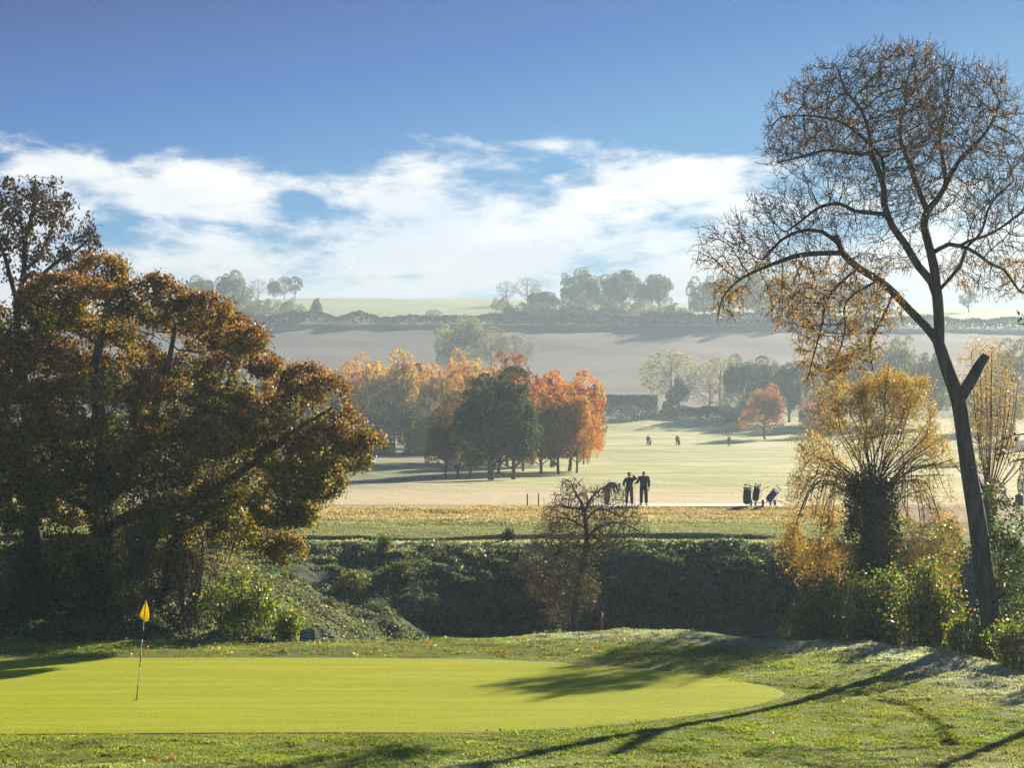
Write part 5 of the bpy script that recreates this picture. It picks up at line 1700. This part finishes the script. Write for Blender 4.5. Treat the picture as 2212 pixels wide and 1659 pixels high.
def club(name, top, foot, label, group=None):
    """golf club: shaft, grip and head"""
    top, foot = np.array(top), np.array(foot)
    rt = root(name, foot, label, 'golf club', group)
    Pn = np.array([foot, top]) - foot
    link('shaft', tubes('shaft', np.array([Pn[0], Pn[1] * .78]), np.array([-1, 0]), np.array([.008, .008]), np.array([1, -1]), (8, 8), 0), M_STEEL, rt)
    link('grip', tubes('grip', np.array([Pn[1] * .78, Pn[1]]), np.array([-1, 0]), np.array([.013, .016]), np.array([1, -1]), (8, 8), 0), M_RUBBER, rt)
    skin('head', [(0, 0, 0.02, 0.014), (0.045, 0.02, 0.02, 0.028, 0.02), (0.10, 0.03, 0.024, 0.022, 0.018)], [(0, 1), (1, 2)], M_STEEL, rt)
    return rt


a = np.array(tee_pt(1390, 107.0))
club('golf_club', a + [-0.44, 0.33, 1.22], a + [-0.50, 0.42, 0.02], 'golf club held upright by the white haired golfer on the tee')
a = np.array(tee_pt(1359, 106.6))
club('golf_club', a + [-0.25, 0.22, 1.06], a + [-0.36, 0.38, 0.02], 'golf club hanging from the left hand of the golfer in navy')
# far golfers
g6 = 'golfers far down the fairway'
A_DOWN = [((-0.21, 0, 1.42), (-0.28, 0.0, 1.15), (-0.26, 0.08, 0.90), (-0.25, 0.1, 0.82)), ((0.21, 0, 1.42), (0.29, 0.03, 1.15), (0.27, 0.14, 0.95), (0.25, 0.2, 0.9))]
fa, fb, fc = ground_pt(1400, 963), ground_pt(1463, 963), ground_pt(1575, 965)
person(fa, R(10), 'distant golfer at left of the far pair, a bag by his hip', A_DOWN, STAND, M_NAVY, M_BLACK, M_NAVY, group=g6)
person(fb, R(-15), 'distant golfer at right of the far pair, beside an upright bag', A_DOWN, STAND, M_BLACK, M_BLACK, M_BLACK, group=g6)
person(fc, R(20), 'faint distant golfer in purple standing in the shade', A_DOWN, STAND, M_PURPLE, M_GREYC, None, group=g6, hair=M_HAIR)


def golf_bag(loc, label, mat, tilt=(0, 0), hgt=0.9, rad=0.15, group=None, rz=0.0, clubs=6, seed=1):
    """standing bag: body with pocket, collar, strap and the clubs' covered heads"""
    rng = random.Random(seed)
    rt = root('golf_bag', loc, label, 'golf bag', group, rz)
    rt.rotation_euler = (tilt[0], tilt[1], rz)
    skin('bag_body', [(0, 0, 0.05, rad * .95, rad * .8), (0, 0, hgt * .4, rad, rad * .85), (0, 0, hgt * .8, rad * .98, rad * .8), (0, 0, hgt, rad * .9, rad * .8)], [(0, 1), (1, 2), (2, 3)], mat, rt)
    skin('pocket', [(0, -rad * .8, hgt * .15, rad * .7, rad * .5), (0, -rad * .85, hgt * .55, rad * .6, rad * .45)], [(0, 1)], mat, rt)
    ring = [(rad * .98 * math.cos(t), rad * .86 * math.sin(t), hgt * 1.0) for t in np.linspace(0, 2 * math.pi, 17)[:-1]]
    skin('collar', [p + (0.02,) for p in ring], [(i, (i + 1) % 16) for i in range(16)], M_RUBBER, rt, 0)
    skin('strap', [(rad, 0, hgt * .9, .02, .01), (rad * 1.5, -.02, hgt * .6, .025, .01), (rad, 0, hgt * .3, .02, .01)], [(0, 1), (1, 2)], M_RUBBER, rt)
    for i in range(clubs):
        t = i * 2 * math.pi / clubs + 0.4
        q = rad * 0.6
        bx, by = q * math.cos(t), q * math.sin(t)
        hh = hgt + rng.uniform(0.10, 0.30)
        big = i < 3
        c = skin('club_head', [(bx, by, hgt * .9, .009), (bx * 1.2, by * 1.2, hh - .06, .009), (bx * 1.25, by * 1.25, hh, .05 if big else .022, .042 if big else .016), (bx * 1.25 + .06, by * 1.25, hh + .03, .04 if big else .018, .035 if big else .012)], [(0, 1), (1, 2), (2, 3)], M_BAG if big else M_STEEL, rt)
    return rt


def wheel(parent, c, r, axis):
    axis = unit(np.array([axis], float))[0]
    b1 = unit(np.cross(axis, [0, 0, 1.0])[None])[0]
    b2 = np.cross(axis, b1)
    m = 18
    ringp = [tuple(np.array(c) + r * (math.cos(t) * b1 + math.sin(t) * b2)) + (0.028,) for t in np.linspace(0, 2 * math.pi, m + 1)[:-1]]
    w = skin('wheel', ringp, [(i, (i + 1) % m) for i in range(m)], M_RUBBER, parent, 0)
    nd = [tuple(c) + (0.035,)]
    ed = []
    for t in np.linspace(0, 2 * math.pi, 6)[:-1]:
        nd.append(tuple(np.array(c) + r * .92 * (math.cos(t) * b1 + math.sin(t) * b2)) + (0.010,))
        ed.append((0, len(nd) - 1))
    skin('rim', nd, ed, M_STEEL, w, 0)


def trolley(loc, label, rz, fold=False):
    rt = root('golf_trolley', loc, label, 'golf trolley', 'golf trolleys on the near tee', rz)
    if fold:
        fr = [((-.30, 0, .14), (.30, 0, .14)), ((0, 0, .14), (.35, .1, .30)), ((.35, .1, .30), (.75, .1, .20)), ((0, 0, .14), (.15, .35, .10))]
    else:
        fr = [((-.30, 0, .14), (.30, 0, .14)), ((0, 0, .14), (.02, .05, .62)), ((.02, .05, .62), (.42, .05, .94)), ((.42, .05, .94), (.68, .05, 1.0)), ((0, 0, .14), (.02, .42, .12))]
    fs_ = Skel()
    for a_, b_ in fr:
        q_ = fs_.add(a_, -1, 0.02)
        fs_.add(b_, q_, 0.018)
    fP, fpar, frad, fmain = fs_.finish(0.018)
    link('frame', tubes('trolley_frame', fP, fpar, frad, fmain, (8, 8), 0), M_STEEL, rt)
    gp = fr[-2][1]
    gq = fr[-2][0]
    skin('handle', [tuple(np.array(gq) * .5 + np.array(gp) * .5) + (.026,), gp + (.03,)], [(0, 1)], M_RUBBER, rt, 1)
    skin('bag_cradle', [(-.14, 0, .58 if not fold else .22, .016), (0, .06, .60 if not fold else .24, .02), (.14, 0, .58 if not fold else .22, .016)], [(0, 1), (1, 2)], M_RUBBER, rt, 0)
    for sg in (-1, 1):
        wheel(rt, (sg * .32, 0, .15), .15, (1, 0, 0))
    wheel(rt, fr[-1][1][:2] + (.10,), .09, (1, 0, 0))
    return rt


YB = 106.3


def lawn(u, Y):
    x = (u - 1106) / F * Y
    return np.array([x, Y, h1(x, Y)])


g7 = 'golf bags standing on the near tee'
golf_bag(lawn(1612, YB) + [0, 0, .05], 'dark golf bag standing at left of the three on the tee', M_BAG, (R(-4), R(5)), 0.95, 0.24, g7, R(20), seed=3)
trolley(lawn(1634, YB + .4) + [0, 0, .05], 'upright golf trolley with its handle pointing right beside the standing bags', R(6))
golf_bag(lawn(1630, YB + .35) + [0, 0, .22], 'dark golf bag on the upright trolley, in the middle of three', M_BAG, (R(-6), R(8)), 0.84, 0.20, g7, R(-10), seed=4)
trolley(lawn(1660, YB + .6) + [0, 0, .05], 'folded low golf trolley under the tilted blue bag', R(4), True)
golf_bag(lawn(1655, YB + .55) + [0, 0, .24], 'dark blue golf bag leaning steeply to the right, by the willow leaves', M_BAGB, (R(-5), R(40)), 0.78, 0.21, g7, 0, seed=5)
golf_bag(fa + [0.33, -0.05, 0], 'small dark bag at the hip of the left distant golfer', M_BAG, (0, R(8)), 0.85, 0.15, 'golf bags far down the fairway', 0, clubs=4, seed=6)
golf_bag(fb + [0.36, -0.1, 0], 'small dark bag beside the right distant golfer', M_BAG, (0, R(-6)), 0.95, 0.17, 'golf bags far down the fairway', 0, clubs=4, seed=7)


# ------------------------------------------------------------------ flag, sign, stakes, bin
def cyl(name, p0, p1, r0, r1, mat, parent, k=12, m=1):
    p0, p1 = np.array(p0, float), np.array(p1, float)
    Pn = np.array([p0 + (p1 - p0) * t for t in np.linspace(0, 1, m + 1)])
    rr = np.linspace(r0, r1, m + 1)
    me = tubes(name, Pn, np.arange(-1, m), rr, np.concatenate([np.arange(1, m + 1), [-1]]), (k, k), 0)
    # close the top
    import bmesh
    bm = bmesh.new()
    bm.from_mesh(me)
    bmesh.ops.remove_doubles(bm, verts=bm.verts, dist=1e-5)
    bmesh.ops.holes_fill(bm, edges=[e for e in bm.edges if e.is_boundary], sides=0)
    bm.to_mesh(me)
    bm.free()
    return link(name, me, mat, parent)


M_WHITE = plain_mat('white_paint', (0.55, 0.58, 0.62), 0.4)
M_POLEB = plain_mat('black_paint', (0.02, 0.02, 0.022), 0.4)
k_ = N('yellow_flag_cloth')
_t = k_.n('ShaderNodeTexCoord').outputs['Object']
_c = k_.mix(k_.noise(_t, 60, 3), (0.76, 0.60, 0.008), (0.84, 0.70, 0.015))
_d = k_.n('ShaderNodeBsdfDiffuse', {'Color': _c})
_tr = k_.n('ShaderNodeBsdfTranslucent', {'Color': _c})
M_FLAG = k_.done(k_.n('ShaderNodeMixShader', {0: 0.6, 1: _d.outputs[0], 2: _tr.outputs[0]}).outputs[0])
fY = 43.8
fx0 = (300 - 1106) / F * fY
fb_ = np.array([fx0, fY, h1(fx0, fY) + 0.04])
ft = P(315, 1297, fY)
fr_ = root('flagstick', fb_, 'yellow golf flag on a slightly leaning striped black and white stick', 'golf flag')
ax = ft - fb_
segs = [(0, .175, M_POLEB), (.175, .32, M_WHITE), (.32, .47, M_POLEB), (.47, .60, M_WHITE), (.60, .73, M_POLEB), (.73, .84, M_WHITE), (.84, 1.0, M_POLEB)]
for a_, b_, m_ in segs:
    cyl('pole', ax * a_, ax * b_, 0.010, 0.010, m_, fr_, 10)
cyl('hole_cup', (0, 0, 0.001), (0, 0, 0.006), 0.055, 0.055, M_POLEB, fr_, 20)
# drooping cloth hung on the pole, folded once
dpx = fY / F


def fl(du, dv, dy):
    return np.array([du * dpx, dy, -dv * dpx])


fo = [fl(0, 2, .012), fl(-5, 12, .02), fl(-10, 24, .03), (fl(-15, 34, .035)), fl(-9, 38, -.02), fl(-2, 44, -.035), fl(2, 48, -.03), fl(6, 44, .0), fl(8, 35, .03), fl(6, 20, .03), fl(3, 8, .02)]
inn = [fl(0, 18, .045), fl(-6, 28, .05), fl(0, 36, .02), fl(4, 30, .05)]
vv = np.array(fo + inn) + ax
fc_ = [(0, 1, 11), (1, 2, 12, 11), (2, 3, 12), (3, 4, 13, 12), (4, 5, 13), (5, 6, 13), (6, 7, 13), (7, 8, 14, 13), (8, 9, 14), (9, 10, 11, 14), (10, 0, 11), (11, 12, 13, 14)]
me = bpy.data.meshes.new('flag')
me.from_pydata(vv.tolist(), [], fc_)
me.materials.append(M_FLAG)
fo_ = link('flag', me, None, fr_)
sm_ = fo_.modifiers.new('s', 'SUBSURF')
sm_.levels = sm_.render_levels = 2
so_ = fo_.modifiers.new('t', 'SOLIDIFY')
so_.thickness = 0.004

# small notice board
sY = 58.6
sx0 = (666 - 1106) / F * sY
sz = h1(sx0, sY)
sgn = root('notice_board', (sx0, sY, sz), 'small dark green notice board on a post, lettered CHARITY HAZARD, by the ivy slope', 'sign')


def box(name, c, d, mat, parent, bev=0.006):
    import bmesh
    bm = bmesh.new()
    bmesh.ops.create_cube(bm, size=1)
    for v in bm.verts:
        v.co = Vector((v.co.x * d[0] + c[0], v.co.y * d[1] + c[1], v.co.z * d[2] + c[2]))
    bmesh.ops.bevel(bm, geom=bm.edges[:], offset=bev, segments=2, affect='EDGES')
    me = bpy.data.meshes.new(name)
    bm.to_mesh(me)
    bm.free()
    return link(name, me, mat, parent)


M_SIGN = plain_mat('sign_green', (0.014, 0.040, 0.046), 0.5, 0, .1)
M_LET = plain_mat('sign_letters', (0.42, 0.50, 0.58), 0.6)
M_POST = plain_mat('weathered_post', (0.16, 0.14, 0.12), 0.9)
bz = P(666, 1374, sY)[2] - sz
box('board', (0, 0, bz), (px(32, sY), 0.03, px(26, sY)), M_SIGN, sgn)
box('post', (0, 0.05, bz / 2 - .1), (0.06, 0.05, bz + .2), M_POST, sgn)
for txt, dz, size in (("CAPTAIN'S", 9.0, 5.6), ('CHARITY', 3.4, 5.6), ('HAZARD', -2.2, 5.6)):
    cu = bpy.data.curves.new('lettering', 'FONT')
    cu.body = txt
    cu.size = px(size, sY) * 1.02
    cu.align_x = 'CENTER'
    cu.align_y = 'CENTER'
    cu.extrude = 0.0015
    cu.materials.append(M_LET)
    tmp = bpy.data.objects.new('lettering_curve', cu)
    COL.objects.link(tmp)
    dg_ = bpy.context.evaluated_depsgraph_get()
    dg_.update()
    lme = bpy.data.meshes.new_from_object(tmp.evaluated_get(dg_))
    bpy.data.objects.remove(tmp)
    to = link('lettering', lme, M_LET, sgn)
    to.location = (0, -0.0175, bz + px(dz, sY))
    to.rotation_euler = (R(90), 0, 0)
rr_ = random.Random(4)
xx = -px(13, sY)
bars = []
import bmesh as _bm
b2 = _bm.new()
while xx < px(13, sY):
    wdt = px(rr_.uniform(1.0, 2.2), sY)
    if rr_.random() > .15:
        _bm.ops.create_cube(b2, size=1)
        for v in b2.verts[-8:]:
            v.co = Vector((v.co.x * wdt * .8 + xx + wdt / 2, v.co.y * .003 - .0165, v.co.z * px(1.9, sY) + bz - px(8.0, sY)))
    xx += wdt
mm = bpy.data.meshes.new('small_print')
b2.to_mesh(mm)
b2.free()
link('lettering', mm, M_LET, sgn)

# stakes
M_RED = plain_mat('red_paint', (0.34, 0.055, 0.04), 0.6)
M_WOODD = plain_mat('dark_timber', (0.045, 0.033, 0.024), 0.85)


def stake(u, v, vt, wpx, mat, label, Y=None, group=None, name='marker_post', grip=None):
    if Y is None:
        x, y, z = ground_at(u, v, 50, 200)
    else:
        x, y = (u - 1106) / F * Y, Y
        z = h1(x, y)
    hh = P(u, vt, y)[2] - z
    rt = root(name, (x, y, z), label, 'post', group)
    r = px(wpx, y) / 2
    cyl('shaft', (0, 0, -0.12), (0, 0, hh * .94), r, r, mat, rt, 12, 3)
    cyl('top', (0, 0, hh * .94), (0, 0, hh), r * .98, r * .55, mat, rt, 12)
    return rt


stake(1299, 1365, 1322, 5.2, M_RED, 'short red hazard stake on the near brow of the ditch', Y=58.9)
stake(1139, 1090, 1067, 2.9, M_WOODD, 'dark wooden post left of its twin, left of the tee', group='dark posts left of the tee', Y=108.2)
stake(1163, 1086, 1065, 2.6, M_WOODD, 'dark wooden post at the right of its twin, nearer the tee', group='dark posts left of the tee', Y=110.5)
stake(1175, 1082, 1072, 1.3, M_WHITE, 'thin short white stake right of the dark posts', Y=113.5)
# litter bin
bxp = lawn(2200, 108)
bn = root('litter_bin', bxp, 'dark green litter bin with a white top at the right edge', 'bin')
M_BIN = plain_mat('bin_green', (0.012, 0.030, 0.030), 0.5)
hb_ = P(2200, 1068, 108)[2] - bxp[2]
cyl('body', (0, 0, 0.04), (0, 0, hb_ * .86), 0.2, 0.225, M_BIN, bn, 20, 2)
cyl('lid', (0, 0, hb_ * .86), (0, 0, hb_), 0.25, 0.12, M_BIN, bn, 20)
cyl('cap', (0, 0, hb_), (0, 0, hb_ + .07), 0.09, 0.06, M_WHITE, bn, 16)
# ------------------------------------------------------------------ render settings
SC.view_settings.view_transform = 'Standard'
SC.view_settings.look = 'None'
SC.view_settings.gamma = 1
SC.view_settings.exposure = 1.2
SC.render.engine = 'CYCLES'
cy = SC.cycles
cy.use_denoising = True
cy.max_bounces = 6
cy.diffuse_bounces = 3
cy.glossy_bounces = 2
cy.transmission_bounces = 4
cy.volume_bounces = 1
cy.transparent_max_bounces = 8
cy.use_adaptive_sampling = True
cy.adaptive_threshold = 0.02
cy.sample_clamp_indirect = 6
